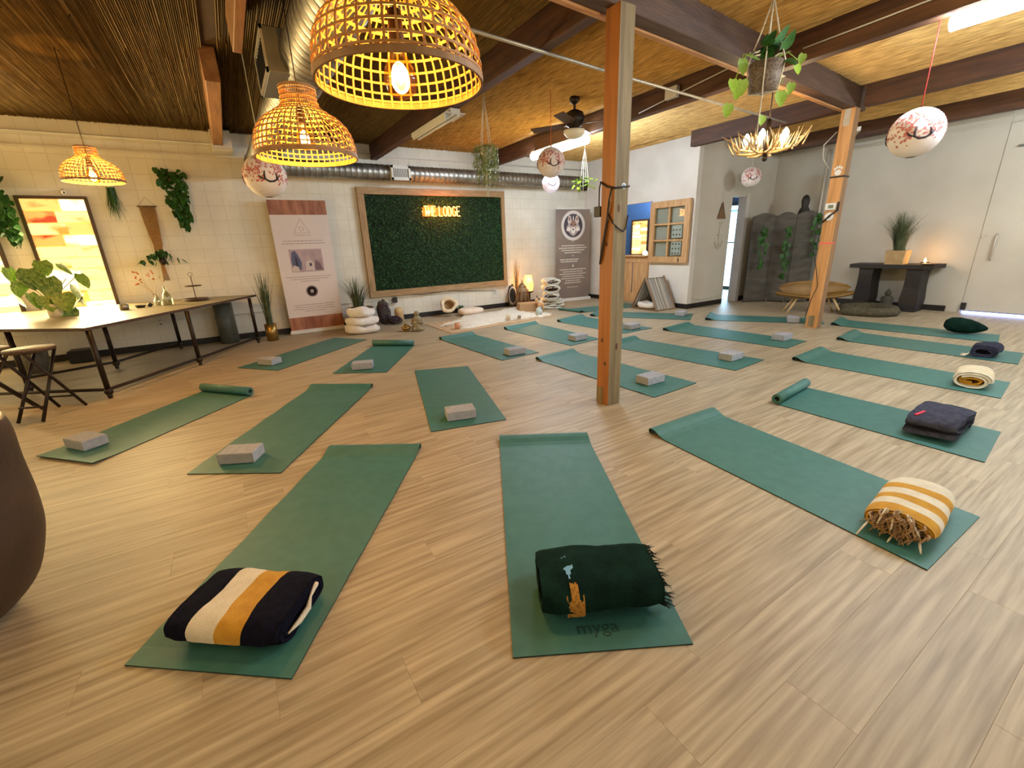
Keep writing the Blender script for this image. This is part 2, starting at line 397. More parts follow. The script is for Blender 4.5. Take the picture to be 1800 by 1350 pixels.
for kz, kx in ((.50, .01), (1.55, -.02)):
    part('knot', MB().ball((kx, -.068, kz), (.012, .003, .03), 10, 6), m_knot, p1)
part('round_sticker', MB().lathe([(0, 0), (.022, 0), (.022, .0015), (0, .0015)], 20, M=tr(.02, -.0685, 1.70) @ rot(x=PI/2)), mat('pale_blue_sticker', (214, 226, 234), rough=.6), p1)
part('sticker_mark', MB().box(.013, -.0712, 1.69, .027, -.0705, 1.71), mat('sticker_ink', (70, 120, 176), rough=.6), p1)
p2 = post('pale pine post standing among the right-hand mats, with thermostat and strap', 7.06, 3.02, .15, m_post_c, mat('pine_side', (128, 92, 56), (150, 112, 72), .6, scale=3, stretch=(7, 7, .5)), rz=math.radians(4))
part('bracket_plate', MB().box(-.08, -.03, 2.6, -.0755, .04, 2.79), m_conduit, p2)
part('wall_thermostat', MB().bbox(-.10, -.05, 1.60, -.076, .07, 1.69, .008), m_whitemetal, p2)
part('thermostat_display', MB().box(-.103, -.025, 1.625, -.1, .035, 1.665), mat('lcd_grey_green', (104, 116, 92), rough=.3), p2)
part('paper_paw_sign', MB().ball((-.077, 0, 2.06), (.002, .04, .035)).ball((-.077, -.035, 2.11), (.002, .012, .016)).ball((-.077, -.01, 2.125), (.002, .012, .018)).ball((-.077, .018, 2.122), (.002, .012, .018)).ball((-.077, .04, 2.105), (.002, .012, .016)), m_whitemetal, p2, label='white paw print decal')
part('timer_dial', MB().lathe([(.02, 0), (.05, 0), (.055, .006), (.05, .012), (.02, .012)], 24, M=tr(-.077, .01, 1.52) @ rot(y=-PI/2)), m_whitemetal, p2)
part('strap', MB().box(-.083, -.083, 2.0, .083, .083, 2.02).tube([(-.085, -.08, 1.6), (-.10, 0, 1.53), (-.086, .08, 1.45)], .012, 6).box(-.084, -.084, 1.58, -.07, -.06, 1.70), m_black, p2, label='black strap')
part('tape_band', MB().box(-.077, -.077, 1.17, .02, .077, 1.185), mat('pink_tape', (236, 84, 92), rough=.6), p2, label='pink tape')
part('foot_patch', MB().box(-.0765, -.03, .02, -.0755, .05, .18), m_post_b, p2)
part('cable', MB().tube([(-.08, .09, 2.55), (-.07, .22, 2.42), (-.07, .2, 2.25), (-.08, .11, 2.12)], .007, 6), m_conduit, p2)
part('cable', MB().tube([(-.08, .09, 1.55), (-.085, .09, 1.3), (-.09, .10, 1.0), (-.10, .04, .8), (-.09, .0, .6), (-.1, .05, .4), (-.09, .09, .15)], .005, 6), m_black, p2, label='black cable')
# strap bundle hung on post 1
cb = thing('hanging_cables', 'black cable loops with small black box tied round the central post', 'cable', (2.53, 2.56, 0))
W1 = .0675+.008
part('cable_loop', MB().tube([(-W1, .075, 1.74), (-W1-.005, 0, 1.70), (-W1, -.07, 1.685), (-.02, -W1, 1.69), (.07, -W1, 1.70)], .007, 6), m_black, cb)
part('cable_loop', MB().tube([(-W1, -.045, 1.69), (-W1-.01, -.03, 1.6), (-W1, .0, 1.45), (-W1-.004, .045, 1.25), (-W1, .06, 1.15), (-W1-.006, .045, 1.2), (-W1-.01, -.0, 1.4), (-W1-.01, -.035, 1.6)], .006, 6), m_black, cb)
part('cable_loop', MB().tube([(-W1, -.01, 1.52), (-W1, -.06, 1.45), (-.03, -W1-.002, 1.41), (.02, -W1-.006, 1.385), (.055, -W1, 1.41), (.072, -W1, 1.5)], .005, 6), m_black, cb)
part('cable_loop', MB().tube([(-W1, .07, 1.74), (-W1+.01, .095, 1.70), (-W1+.01, .095, 1.6), (-W1+.01, .092, 1.56)], .005, 6), m_black, cb)
part('power_box', MB().bbox(-.075, .075, 1.50, -.035, .14, 1.575, .004), m_black, cb)
# ---------------------------------------------------------------- ducts, conduits, fixtures
def spiral(mb, p0, p1, r, n=28, pitch=.09):
    p0, p1 = Vector(p0), Vector(p1); L = (p1-p0).length; k = int(L/pitch); d = (p1-p0)/k
    pts, rs = [], []
    for i in range(k):
        q = p0 + d*i
        pts += [q, q+d*.08, q+d*.16, q+d*.9]; rs += [r, r+.006, r, r]
    pts.append(p1); rs.append(r); return mb.tube(pts, rs, n)
dt = thing('spiral_duct', 'galvanised spiral duct coming overhead and turning along the back wall', 'duct', (0, 0, 0))
part('trunk', spiral(MB(), (.80, -1.0, 2.59), (.66, 7.75, 2.60), .17), m_steel, dt)
part('branch', spiral(MB(), (.62, 8.1, 2.58), (6.95, 8.1, 2.56), .125), m_steel, dt)
part('elbow', MB().ball((.66, 7.95, 2.59), (.20, .20, .18), 20, 12), m_steel, dt)
def register(label, x0, y0, z0, x1, y1, z1, face):
    M = tr(0, 0, 0)
    t = part('air_register', MB().bbox(x0, y0, z0, x1, y1, z1, .006, M=M), m_whitemetal if face == 'y' else m_lampshade_grey, dt, label=label)
    if face == 'y':
        for k in range(9):
            xx = x0+.05+k*(x1-x0-.1)/8
            part('slat', MB().box(xx-.004, y0-.008, z0+.05, xx+.004, y0, z1-.05, M=M), m_lampshade_grey, t)
        part('vent_frame', MB().box(x0, y0-.012, z0, x1, y0, z0+.04, M=M).box(x0, y0-.012, z1-.04, x1, y0, z1, M=M).box(x0, y0-.012, z0, x0+.035, y0, z1, M=M).box(x1-.035, y0-.012, z0, x1, y0, z1, M=M), m_whitemetal, t)
    else:
        for k in range(9):
            yy = y0+.05+k*(y1-y0-.1)/8
            part('slat', MB().box(x0-.008, yy-.004, z0+.04, x0, yy+.004, z1-.04, M=M), m_black, t)
        part('vent_frame', MB().box(x0-.012, y0, z0, x0, y1, z0+.025, M=M).box(x0-.012, y0, z1-.025, x0, y1, z1, M=M).box(x0-.012, y0, z0, x0, y0+.03, z1, M=M).box(x0-.012, y1-.03, z0, x0, y1, z1, M=M), m_conduit, t)
register('white slatted register on the horizontal duct above the plant wall', 2.62, 7.93, 2.44, 2.96, 8.0, 2.67, 'y')
register('grey boxy vent on the side of the overhead duct trunk', .47, 3.7, 2.48, .66, 4.3, 2.74, 'x')
solo('soffit_box', MB().bbox(.11, 7.98, 2.74, .36, YB, 3.0, .005), m_white_wall, 'small white boxed soffit under the ceiling beside tan beam end', 'box')
solo('wall_conduit', MB().tube([(-3.4, YB-.03, 2.88), (7.3, YB-.03, 2.86)], .013, 8), m_whitemetal, 'thin white conduit pipe running along the top of the back block wall', 'pipe')
solo('ceiling_conduit', MB().tube([(1.05, 3.2, 2.79), (3.6, 3.46, 2.785), (6.9, 3.74, 2.79)], .014, 8), m_conduit, 'long straight metal conduit crossing under the beams behind the central post', 'pipe')
cw = thing('beam_wiring', 'white cable and square junction box on side of the middle beam', 'cable', (4.72, 0, 0))
part('wire', MB().tube([(0, 2.9, 2.99), (0, 3.5, 2.93), (0, 3.95, 2.88), (0, 4.4, 2.83)], .006, 6), m_whitemetal, cw)
part('junction_box', MB().bbox(-.035, 3.82, 2.86, .015, 3.98, 2.98, .004), m_whitemetal, cw)
solo('beam_wire', MB().tube([(4.73, 2.5, 2.90), (4.73, 2.0, 2.91), (4.73, 1.2, 2.93), (4.73, -.5, 2.95)], .006, 6), m_whitemetal, 'pale wire clipped along the near-side beam above bright tube light', 'cable')
def tube_fixture(label, x, y0, y1, z, lit, wd=.075):
    t = thing('tube_or_fill_light', label, 'ceiling light', (x, (y0+y1)/2, z)); h = (y1-y0)/2
    part('fixture_body', MB().bbox(-wd*.8, -h, .01, wd*.8, h, .07, .006), m_whitemetal, t)
    if lit: part('diffuser', MB().tube([(0, -h, 0), (0, h, 0)], wd, 14), m_tube_on, t)
    else:
        for s in (-1, 1): part('tube', MB().tube([(s*.035, -h, 0), (s*.035, h, 0)], .014, 10), m_tube_off, t)
    return t
tube_fixture('big bright fluorescent tube light at top right corner', 4.80, .15, 1.50, 2.74, True, .05)
tube_fixture('lit fluorescent tube light beyond ceiling fan, partly behind paper lantern', 4.70, 5.35, 6.7, 2.72, True, .06)
uf = tube_fixture('unlit fluorescent fixture under the dark beam beside the large lampshade', 2.46, 5.0, 6.25, 2.72, False)
part('reflector', MB().box(-.13, -.62, .02, .13, -.28, .03).box(-.13, -.62, -.06, -.12, -.28, .03), m_whitemetal, uf)

# ceiling fan
fan = thing('ceiling_fan', 'dark ceiling fan with white bowl light hanging near the central post', 'fan', (4.05, 4.85, 0), .4)
part('canopy', MB().lathe([(0, 3.045), (.06, 3.045), (.065, 3.0), (.03, 2.97), (.016, 2.96), (.016, 2.90)], 20), m_dmetal, fan)
part('motor', MB().lathe([(.016, 2.91), (.05, 2.90), (.11, 2.87), (.125, 2.82), (.125, 2.78), (.10, 2.73), (.07, 2.71), (.07, 2.68), (.0, 2.68)], 28), m_dmetal, fan)
for k in range(4):
    a = k*PI/2 + .15
    part('blade', MB().box(.15, -.06, -.006, .58, .065, .004, M=rot(x=.2)).box(.08, -.015, -.004, .18, .015, .004), m_dwood, fan, (0, 0, 2.74), (0, 0, a))
part('bowl_light', MB().lathe([(.06, 2.68), (.135, 2.675), (.13, 2.64), (.10, 2.605), (.05, 2.585), (0, 2.58)], 28), mat('milky_glass', (226, 216, 190), rough=.4, sss=.1), fan)

# ---------------------------------------------------------------- pendant lamps
PROF = [(r_, z_*.85) for r_, z_ in [(.5, 0), (.502, .05), (.5, .11), (.49, .19), (.47, .27), (.43, .35), (.37, .42), (.29, .48), (.225, .525), (.185, .57), (.172, .63), (.17, .70), (.175, .76)]]
def prof_at(t):
    k = len(PROF)-1; s = t*k; i = min(int(s), k-1); f = s-i
    return (PROF[i][0]*(1-f)+PROF[i+1][0]*f, PROF[i][1]*(1-f)+PROF[i+1][1]*f)
def pendant(label, x, y, z, D, nm, nr, power, bf=.12):
    t = thing('pendant_lamp', label, 'lamp', (x, y, z))
    mb = MB(); wd = .007*D/.54; th = .0015
    for k in range(nm):
        a = 2*PI*k/nm; da = None; vs = []
        for i in range(19):
            r, h = prof_at(i/18); r *= D; h *= D
            ww = wd*(.45+.55*min(1, r/(.5*D)))
            for rr_ in (r-th, r+th):
                for s in (-1, 1):
                    q = a + s*ww/2/r; vs.append((rr_*math.cos(q), rr_*math.sin(q), h))
        fs = []
        for i in range(18):
            o = 4*i; fs += [(o, o+1, o+5, o+4), (o+3, o+2, o+6, o+7), (o+1, o+3, o+7, o+5), (o+2, o, o+4, o+6)]
        mb.add(vs, fs)
    for j in range(1, nr):
        r, h = prof_at(j/nr); r2, h2 = prof_at(min(1, j/nr+.012)); r *= D; h *= D; r += .003
        dh = wd/2
        mb.lathe([(r-th, h-dh), (r+th, h-dh), (r2*D+.003+th, h+dh), (r2*D+.003-th, h+dh), (r-th, h-dh)], 60, sm=False)
    part('lamp_shade', mb, m_rattan, t)
    part('shade_rim', MB().lathe([(.497*D, -.004), (.512*D, -.004), (.514*D, .014*D/.54), (.507*D, .016*D/.54), (.497*D, -.004)], 72, sm=False), m_rattan_rim, t)
    part('top_ring', MB().lathe([(.165*D, .63*D), (.182*D, .63*D), (.182*D, .66*D), (.165*D, .66*D), (.165*D, .63*D)], 40, sm=False), m_rattan_rim, t)
    bz = bf*D
    part('socket', MB().lathe([(0, bz+.16), (.02, bz+.16), (.022, bz+.08), (.018, bz+.06), (0, bz+.06)], 16), m_dmetal, t)
    part('cord', MB().tube([(0, 0, bz+.15), (0, 0, CZ-z)], .0035, 6), m_dmetal, t)
    part('bulb_glass', MB().lathe([(.016, bz+.07), (.02, bz+.055), (.042, bz+.02), (.05, bz-.012), (.042, bz-.045), (.02, bz-.06), (0, bz-.064)], 24), g_amber, t)
    part('filament', MB().ball((0, 0, bz), (.014, .014, .026), 10, 8), m_bulb, t)
    l = lamp('pendant_glow', 'POINT', (0, 0, bz), power, WARM, .03); l.parent = t
    return t
pendant('largest woven rattan pendant lamp, nearest, cropped by the top of frame', .545, 1.465, 1.80, .485, 46, 13, 17, .05)
pendant('medium woven rattan pendant lamp hanging left of the largest', .52, 3.08, 1.86, .555, 48, 15, 28, .19)
pendant('small woven rattan pendant lamp over the long table at left', -.90, 5.72, 2.01, .44, 42, 13, 54)

# ---------------------------------------------------------------- yoga mats
MQ = {
 'A':[(-0.57,1.68),(-0.09,1.30),(0.88,2.68),(0.35,3.04)], 'B':[(0.55,0.96),(1.09,0.66),(1.92,2.14),(1.39,2.47)],
 'C':[(2.16,0.35),(2.80,0.34),(3.01,1.90),(2.31,1.91)], 'D':[(3.53,0.48),(4.17,0.54),(4.17,1.76),(3.56,1.69)],
 'E':[(5.03,0.71),(5.62,0.77),(5.71,2.33),(5.01,2.28)], 'F':[(6.44,0.87),(7.06,0.94),(7.07,2.52),(6.40,2.43)],
 'G':[(7.50,1.22),(8.08,1.32),(7.98,3.05),(7.40,2.92)],
 'H':[(1.04,2.89),(1.62,2.75),(2.10,4.39),(1.54,4.61)], 'I':[(-0.49,3.22),(0.02,2.87),(0.99,4.32),(0.48,4.72)],
 'J':[(-1.43,4.19),(-1.05,3.78),(-0.07,4.80),(-0.48,5.30)], 'K':[(-0.16,6.17),(0.24,5.68),(1.57,6.81),(1.19,7.33)],
 'L':[(0.75,5.11),(1.26,4.75),(1.99,5.87),(1.53,6.29)], 'M':[(2.54,4.35),(3.11,4.39),(3.02,6.08),(2.45,6.03)],
 'N':[(2.92,2.39),(3.54,2.42),(3.46,4.16),(2.87,4.11)], 'O':[(4.19,2.43),(4.81,2.48),(4.60,4.20),(4.00,4.15)],
 'P':[(5.50,2.59),(6.07,2.64),(6.01,4.38),(5.34,4.29)], 'Q':[(3.65,4.42),(4.23,4.47),(4.30,6.18),(3.60,6.05)],
 'R':[(4.74,4.50),(5.37,4.52),(5.34,6.16),(4.65,5.99)], 'S':[(7.42,3.02),(7.86,3.28),(7.06,4.69),(6.52,4.40)],
 'T':[(6.35,4.57),(6.92,4.93),(5.94,6.34),(5.46,6.04)], 'U':[(7.02,6.22),(7.18,6.80),(5.53,7.09),(5.60,6.49)]}
MLAB = {
 'A':'green yoga mat at front left, under the navy, white and mustard blanket', 'B':'green yoga mat at front centre with embossed lettering, under the dark green blanket',
 'C':'large teal yoga mat at right, under the mustard and white striped roll', 'D':'teal yoga mat with rolled far end, under the big slate grey blanket',
 'E':'teal yoga mat under the small cream striped roll near right edge', 'F':'teal yoga mat under the small dark slate blanket at far right',
 'G':'farthest right teal mat, under the dark green bolster by the wall', 'H':'green yoga mat with one grey block, directly left of the central post foot',
 'I':'long olive green mat with large grey block, left of centre', 'J':'olive green mat at far left with grey block and rolled far end',
 'K':'dark green mat with block lying in front of the white roll-up banner', 'L':'short-looking green mat with rolled far end, before the cushion stack',
 'M':'grey-green mat with block just below the cowhide rug', 'N':'teal mat passing behind the foot of the central post, block on its near end',
 'O':'teal mat with block right of the central post, second row', 'P':'teal mat with block just left of the pine post foot, third row',
 'Q':'pale teal mat with block left of central post, behind the second one', 'R':'teal mat crossing behind central post with block, in front of far thin mat',
 'S':'dark teal mat ending at the foot of the pine post', 'T':'thin-looking teal mat with block in front of the triangular pet house', 'U':'farthest teal mat lying before the wooden half door'}
ROLLED = 'DJL'; FLAT = 'HK'
TH = .006
def yoga_mat(k):
    q = [Vector((x, y, 0)) for x, y in MQ[k]]
    ctr = sum(q, Vector())/4; q = [p-ctr for p in q]
    L = ((q[3]-q[0]).length + (q[2]-q[1]).length)/2
    t = thing('yoga_mat', MLAB[k], 'yoga mat', tuple(ctr), 0, 'yoga mats laid out on the floor')
    r = random.Random(ord(k)); n = 22
    prof = []   # (s along length fraction, z)
    for i in range(n+1):
        f = i/n; z = TH/2
        if k in 'NAMI' and .05 < f < .9: z += .0035*(1+math.sin(f*L*16))*.7
        if k in 'J' and f < .12: z += .012*(1-f/.12)
        prof.append((f*L, z))
    if k in ROLLED:
        cx, R0 = L, .040
        seg = [(cx + (R0-.0018*0)*0, 0)]
        prof[-1] = (L, TH/2)
    elif k not in FLAT:
        s0 = L; R = .028
        # curled-up lip: end lifts and turns back on itself
        lift = [(s0-.13, TH/2+.002), (s0-.09, .016), (s0-.05, .034), (s0-.022, .042), (s0, .039), (s0+.011, .026), (s0+.004, .011), (s0-.012, .006), (s0-.026, .014), (s0-.022, .027), (s0-.008, .025)]
        if k in 'ABI': lift = [(a_, TH/2+(b_-TH/2)*.8) for a_, b_ in lift]
        prof = [p for p in prof if p[0] < s0-.15] + lift
    def surf(mb, prof, th, m_top=0, m_bot=1):
        P = prof; k_ = len(P); up = []
        for i in range(k_):
            dx = P[min(i+1, k_-1)][0]-P[max(i-1, 0)][0]; dz = P[min(i+1, k_-1)][1]-P[max(i-1, 0)][1]
            l = math.hypot(dx, dz) or 1; up.append((-dz/l, dx/l))
        vs = []
        def at(s, e):   # s metres along, e 0..1 across
            f = s/L; a = q[0].lerp(q[3], f) if f <= 1 else q[3] + (q[3]-q[0])*(f-1); b = q[1].lerp(q[2], f) if f <= 1 else q[2] + (q[2]-q[1])*(f-1)
            return a.lerp(b, e)
        for i in range(k_):
            for sgn in (1, -1):
                s = P[i][0]+up[i][0]*th/2*sgn; z = P[i][1]+up[i][1]*th/2*sgn
                for e in (0, 1):
                    p = at(s, e); vs.append((p.x, p.y, max(z, .0005)))
        fs, ms = [], []
        for i in range(k_-1):
            o = 4*i
            fs += [(o, o+1, o+5, o+4), (o+3, o+2, o+6, o+7), (o+2, o, o+4, o+6), (o+1, o+3, o+7, o+5)]; ms += [m_top, m_bot, m_bot, m_bot]
        fs += [(0, 2, 3, 1), (4*k_-4, 4*k_-3, 4*k_-1, 4*k_-2)]; ms += [m_bot, m_bot]
        mb.add(vs, fs, ms, True)
    mb = MB(); surf(mb, prof, TH); mb.s = [False]*len(mb.f)
    part('mat_sheet', mb, [m_mat, m_mat_dark], t)
    if k in ROLLED:
        sp = []; R0 = .042; turns = 3.2; N_ = 64
        for i in range(N_+1):
            a = -PI/2 + 2*PI*turns*i/N_; R = R0 - (TH+.0012)*turns*i/N_
            sp.append((L + R*math.cos(a), R0 + .003 + R*math.sin(a)))
        mb = MB(); surf(mb, sp, TH, 1, 0); part('rolled_end', mb, [m_mat, m_mat_dark], t)
    if k == 'B':
        d = (q[1]-q[0]); an = math.atan2(d.y, d.x); c = q[0].lerp(q[1], .50).lerp(q[3].lerp(q[2], .50), .054)
        part('lettering', text_mesh('myga', .085, .0004), t, t) if False else None
        me = text_mesh('myga', .075, .0004); me.materials.append(mat('embossed_dark_green', (36, 70, 62), rough=.6))
        o = link('lettering', me, t, (c.x, c.y, TH+.0008), (0, 0, an)); 
    return t
for k in MQ: yoga_mat(k)

# ---------------------------------------------------------------- yoga blocks
blk = MB().bbox(-.115, -.0765, 0, .115, .0765, .076, .005).mesh('foam_block', m_foam)
BL = [ # x, y, yaw deg, label
 (-1.16, 4.22, -52, 'grey foam block on the leftmost olive mat'), (-.18, 3.24, -28, 'large-looking grey foam block left of centre on the long olive mat'),
 (1.35, 3.02, -16, 'grey foam block on the mat left of the central post foot'), (3.22, 2.70, 0, 'grey foam block right beside the central post foot'),
 (4.56, 2.72, 2, 'grey foam block on the second mat right of the post'), (2.83, 4.52, -3, 'grey foam block on the mat below the cowhide'),
 (3.96, 4.64, 2, 'grey foam block just left of the central post, far row'), (5.94, 2.88, 3, 'grey foam block on the mat beside the pine post'),
 (.19, 6.1, -50, 'grey foam block in front of the white banner'), (1.09, 5.10, -20, 'grey foam block on the mat with the dark rolled end'),
 (5.10, 4.70, 5, 'grey foam block just right of the central post, far row'), (6.63, 4.97, 24, 'small grey foam block before the triangular pet house'),
 (7.30, 3.42, 30, 'grey foam block half hidden behind the pine post')]
for x, y, a, lb in BL:
    tag(link('yoga_block', blk, None, (x, y, TH+.003), (0, 0, math.radians(a))), lb, 'yoga block', 'grey foam yoga blocks')

# ---------------------------------------------------------------- blankets
def fold_profile(W, H, turns, th, rnd, exp=2.6):
    pts = []; N_ = int(44*turns)
    for i in range(N_+1):
        a = 2*PI*turns*i/N_ + PI*.0; s = th*1.08*turns*i/N_
        hw, hh = W/2-s, H/2-s*.92
        if hw < th or hh < th*.6: break
        c, sn = math.cos(a), math.sin(a)
        pts.append((hw*math.copysign(abs(c)**(2/exp), c), hh*math.copysign(abs(sn)**(2/exp), sn)))
    return pts
def blanket_mb(W, H, L, turns, th, pick, nl=30, wob=.006, seed=0, exp=2.6, sag=0):
    """sheet wound as a flattened spiral (x across W, z up H), extruded along y; pick(t) gives the material slot along y"""
    prof = fold_profile(W, H, turns, th, 0, exp); k = len(prof); mb = MB(); vs = []; up = []
    for i in range(k):
        dx = prof[min(i+1, k-1)][0]-prof[max(i-1, 0)][0]; dz = prof[min(i+1, k-1)][1]-prof[max(i-1, 0)][1]; l = math.hypot(dx, dz) or 1
        up.append((dz/l, -dx/l))
    S = Vector((seed*3.1, seed*1.7, 0))
    for j in range(nl+1):
        t = j/nl; y = -L/2 + L*t
        edge = min(1, min(t, 1-t)*7)
        sc = .93 + .07*math.sin(edge*PI/2)
        for i in range(k):
            for sg in (1, -1):
                x = (prof[i][0]+up[i][0]*th/2*sg)*sc; z = (prof[i][1]+up[i][1]*th/2*sg)*sc
                nz = noise.noise_vector(Vector((x*7, y*7, z*7))+S)*wob + noise.noise_vector(Vector((x*25, y*25, z*25))+S)*wob*.25
                zz = z+H/2+nz.z + (sag*math.sin(t*PI)*z/H if sag else 0)
                vs.append((x+nz.x, y+nz.y*1.6, max(zz, .002)))
    st = 2*k; fs, ms = [], []
    for j in range(nl):
        s_ = pick((j+.5)/nl)
        for i in range(k-1):
            a = j*st+2*i; b = a+2; c = a+st; d = b+st
            fs += [(a, b, d, c), (a+1, c+1, d+1, b+1)]; ms += [s_, s_]
    for j, rev in ((0, 0), (nl, 1)):
        s_ = pick((j-.5*rev+.5*(1-rev))/nl)
        for i in range(k-1):
            a = j*st+2*i; f = (a, a+1, a+3, a+2); fs.append(f if rev else f[::-1]); ms.append(s_ if len(str(s_)) else 0)
    mb.add(vs, fs, ms, True); return mb
def bands(edges):
    def f(t):
        for e, s in edges:
            if t < e: return s
        return edges[-1][1]
    return f
# A : navy / white / mustard
dA = math.atan2(1.30-1.68, .48)
t = thing('folded_blanket', 'folded wool blanket in navy, white and mustard stripes on front left mat', 'blanket', (-.185, 1.655, .007), dA - PI/2)
part('blanket_roll', blanket_mb(.315, .115, .42, 2.6, .020, bands([(.24, 0), (.47, 1), (.71, 2), (1.1, 0)]), 40, .010, 1, 3.6), [m_navy, m_cream, m_mustard], t)
part('inner_fold', MB().tube([(-.13, .200, .060), (-.10, .214, .082), (-.05, .218, .070), (-.02, .222, .045), (.04, .220, .040), (.10, .218, .050)], [.003, .010, .005, .011, .010, .003], 8), m_cream, t, label='cream edge showing in the fold')
part('inner_fold', MB().tube([(-.11, -.205, .05), (-.05, -.218, .03), (.06, -.221, .04), (.11, -.205, .07)], [.006, .012, .012, .005], 8), m_cream, t, label='cream edge showing in the fold')
# B : dark green
dB = math.atan2(.66-.96, .54)
t = thing('rolled_blanket', 'dark green wool blanket with mustard motif rolled on front centre mat', 'blanket', (.965, 1.015, .007), dB - PI/2)
part('blanket_roll', blanket_mb(.30, .15, .44, 2.2, .022, lambda t_: 0, 30, .012, 5, 2.5), [m_green_wool], t)
fr = MB(); r_ = random.Random(5)
for i in range(70):
    a = r_.uniform(-.4, 1.3*PI); x = -.13*math.cos(a); z = .08+.064*math.sin(a)
    fr.tube([(x, .205, z), (x*1.08, .225+r_.uniform(0, .01), z+r_.uniform(-.01, .008)), (x*1.1+r_.uniform(-.01, .01), .24+r_.uniform(0, .022), z-r_.uniform(0, .02))], [.003, .003, .001], 4)
part('fringe', fr, mat('black_fringe', (10, 24, 22), rough=.95), t, stuff=True)
def skin(mb, pts, W, H, y, off=.0025, exp=2.5):
    pass
def surf_patch(y0, y1, a0, a1, W, H, m, mb, n=8, grow=.014):
    vs = []
    for i in range(n+1):
        a = a0+(a1-a0)*i/n; c, s = math.cos(a), math.sin(a)
        x = (W/2+grow)*math.copysign(abs(c)**(2/2.5), c); z = (H/2+grow*.8)*math.copysign(abs(s)**(2/2.5), s)+H/2
        vs += [(x, y0, z), (x, y1, z)]
    mb.add(vs, [(2*i, 2*i+1, 2*i+3, 2*i+2) for i in range(n)], m, True)
mo = MB(); rn = random.Random(8)
for k in range(15):
    y = -.135 + k*.0042; c = abs(k-7)/7
    hi_ = (PI*.68 if c < .5 else PI*.86) + rn.uniform(-.04, .05) if c < .92 else PI*.80
    surf_patch(y, y+.0042, PI-hi_, PI-PI*1.04+rn.uniform(0, .04), .30, .15, 0, mo)
part('woven_motif', mo, mat('mustard_embroidery', (134, 92, 30), (168, 120, 44), .95, scale=90, lo=.4, hi=.5), t, label='mustard woven motif')
mo = MB()
for k, (b0, b1) in enumerate(((.50, .545), (.47, .56), (.49, .60), (.46, .64), (.49, .60), (.47, .56), (.50, .55))):
    surf_patch(-.135+k*.006, -.129+k*.006, PI-PI*b0, PI-PI*b1, .30, .15, 0, mo)
part('woven_motif', mo, mat('blue_embroidery', (110, 160, 196), rough=.95), t, label='light blue woven motif')
# C : mustard & white stripes with tan end
t = thing('rolled_blanket', 'mustard and white striped blanket roll with tan fringed end', 'blanket', (2.51, .525, .007), math.radians(-95)+PI/2+math.radians(8))
t.rotation_euler[2] = math.radians(-84)
part('blanket_roll', blanket_mb(.25, .125, .44, 1.15, .014, bands([(.14, 1), (.30, 0), (.45, 1), (.62, 0), (.77, 1), (1.1, 0)]), 40, .006, 9, 2.3), [m_cream, m_mustard], t)
part('inner_roll', blanket_mb(.22, .105, .42, 3.0, .018, lambda t_: 0, 16, .012, 4, 2.2), [m_tanwool], t, (0, -.01, .008))
fr = MB(); r_ = random.Random(15)
for i in range(90):
    a = r_.uniform(0, 2*PI); rr_ = r_.uniform(.2, 1); x = .10*rr_*math.cos(a); z = .08+.06*rr_*math.sin(a)
    fr.tube([(x, -.22, z), (x+r_.uniform(-.012, .012), -.245, z+r_.uniform(-.012, .01)), (x+r_.uniform(-.03, .03), -.262-r_.uniform(0, .015), max(.006, z-r_.uniform(0, .03)))], [.006, .005, .002], 4)
part('fringe', fr, m_tanwool, t, stuff=True)
fr = MB()
for (x, z, dx, dy, dz) in ((-.09, .06, -.02, -.10, -.04), (-.05, .13, -.01, -.03, -.06), (.02, .13, .06, -.03, -.05), (.08, .03, .02, -.04, -.02), (0, .03, -.01, -.05, -.02), (-.02, .12, .01, -.04, -.05)):
    fr.tube([(x, -.22, z), (x+dx*.5, -.235+dy*.5, z+dz*.4), (x+dx, -.245+dy, max(.008, z+dz))], [.005, .005, .003], 5)
part('tassel', fr, m_cream, t, label='white yarn tassels', stuff=True)
# D : slate grey, E : cream, F : dark slate, G : bolster
t = thing('folded_blanket', 'thick slate grey folded blanket with red dash near right edge', 'blanket', (3.90, .79, .007), math.radians(92))
part('blanket_layer', blanket_mb(.50, .05, .26, 1.6, .02, lambda t_: 0, 18, .010, 12, 3), [m_greywool], t, rot=(0, 0, PI/2))
part('blanket_layer', blanket_mb(.50, .095, .26, 1.3, .02, lambda t_: 0, 18, .016, 13, 2.6), [m_greywool], t, (.0, 0, .044), rot=(0, 0, PI/2))
part('red_stitching', MB().box(.05, .14, .185, .16, .152, .190), mat('red_thread', (200, 60, 74), rough=.9), t) if False else part('red_stitching', MB().box(-.045, -.007, 0, .045, .007, .006), mat('red_thread', (224, 62, 80), rough=.9), t, (.075, .165, .137), (.0, .12, 1.3))
t = thing('rolled_blanket', 'small cream blanket roll with thin mustard stripes and open mustard end', 'blanket', (5.28, .945, .007), math.radians(-80))
part('blanket_roll', blanket_mb(.235, .145, .28, 1.4, .022, bands([(.10, 0), (.18, 1), (.30, 0), (.38, 1), (.5, 0), (.58, 1), (.7, 0), (.78, 1), (1.1, 0)]), 40, .008, 21, 2.3), [m_cream, mat('pale_mustard_wool', (206, 172, 104), (216, 184, 120), .95, scale=20)], t)
part('inner_roll', blanket_mb(.175, .095, .24, 2, .02, lambda t_: 0, 10, .012, 4, 2.2), [m_mustard], t, (0, 0, .02))
t = thing('folded_blanket', 'small dark slate folded blanket with cream fringe, second farthest right', 'blanket', (6.64, 1.15, .007), math.radians(-84))
part('blanket_roll', blanket_mb(.22, .13, .28, 2.2, .02, lambda t_: 0, 20, .016, 31, 2.8), [m_greywool2], t)
fr = MB()
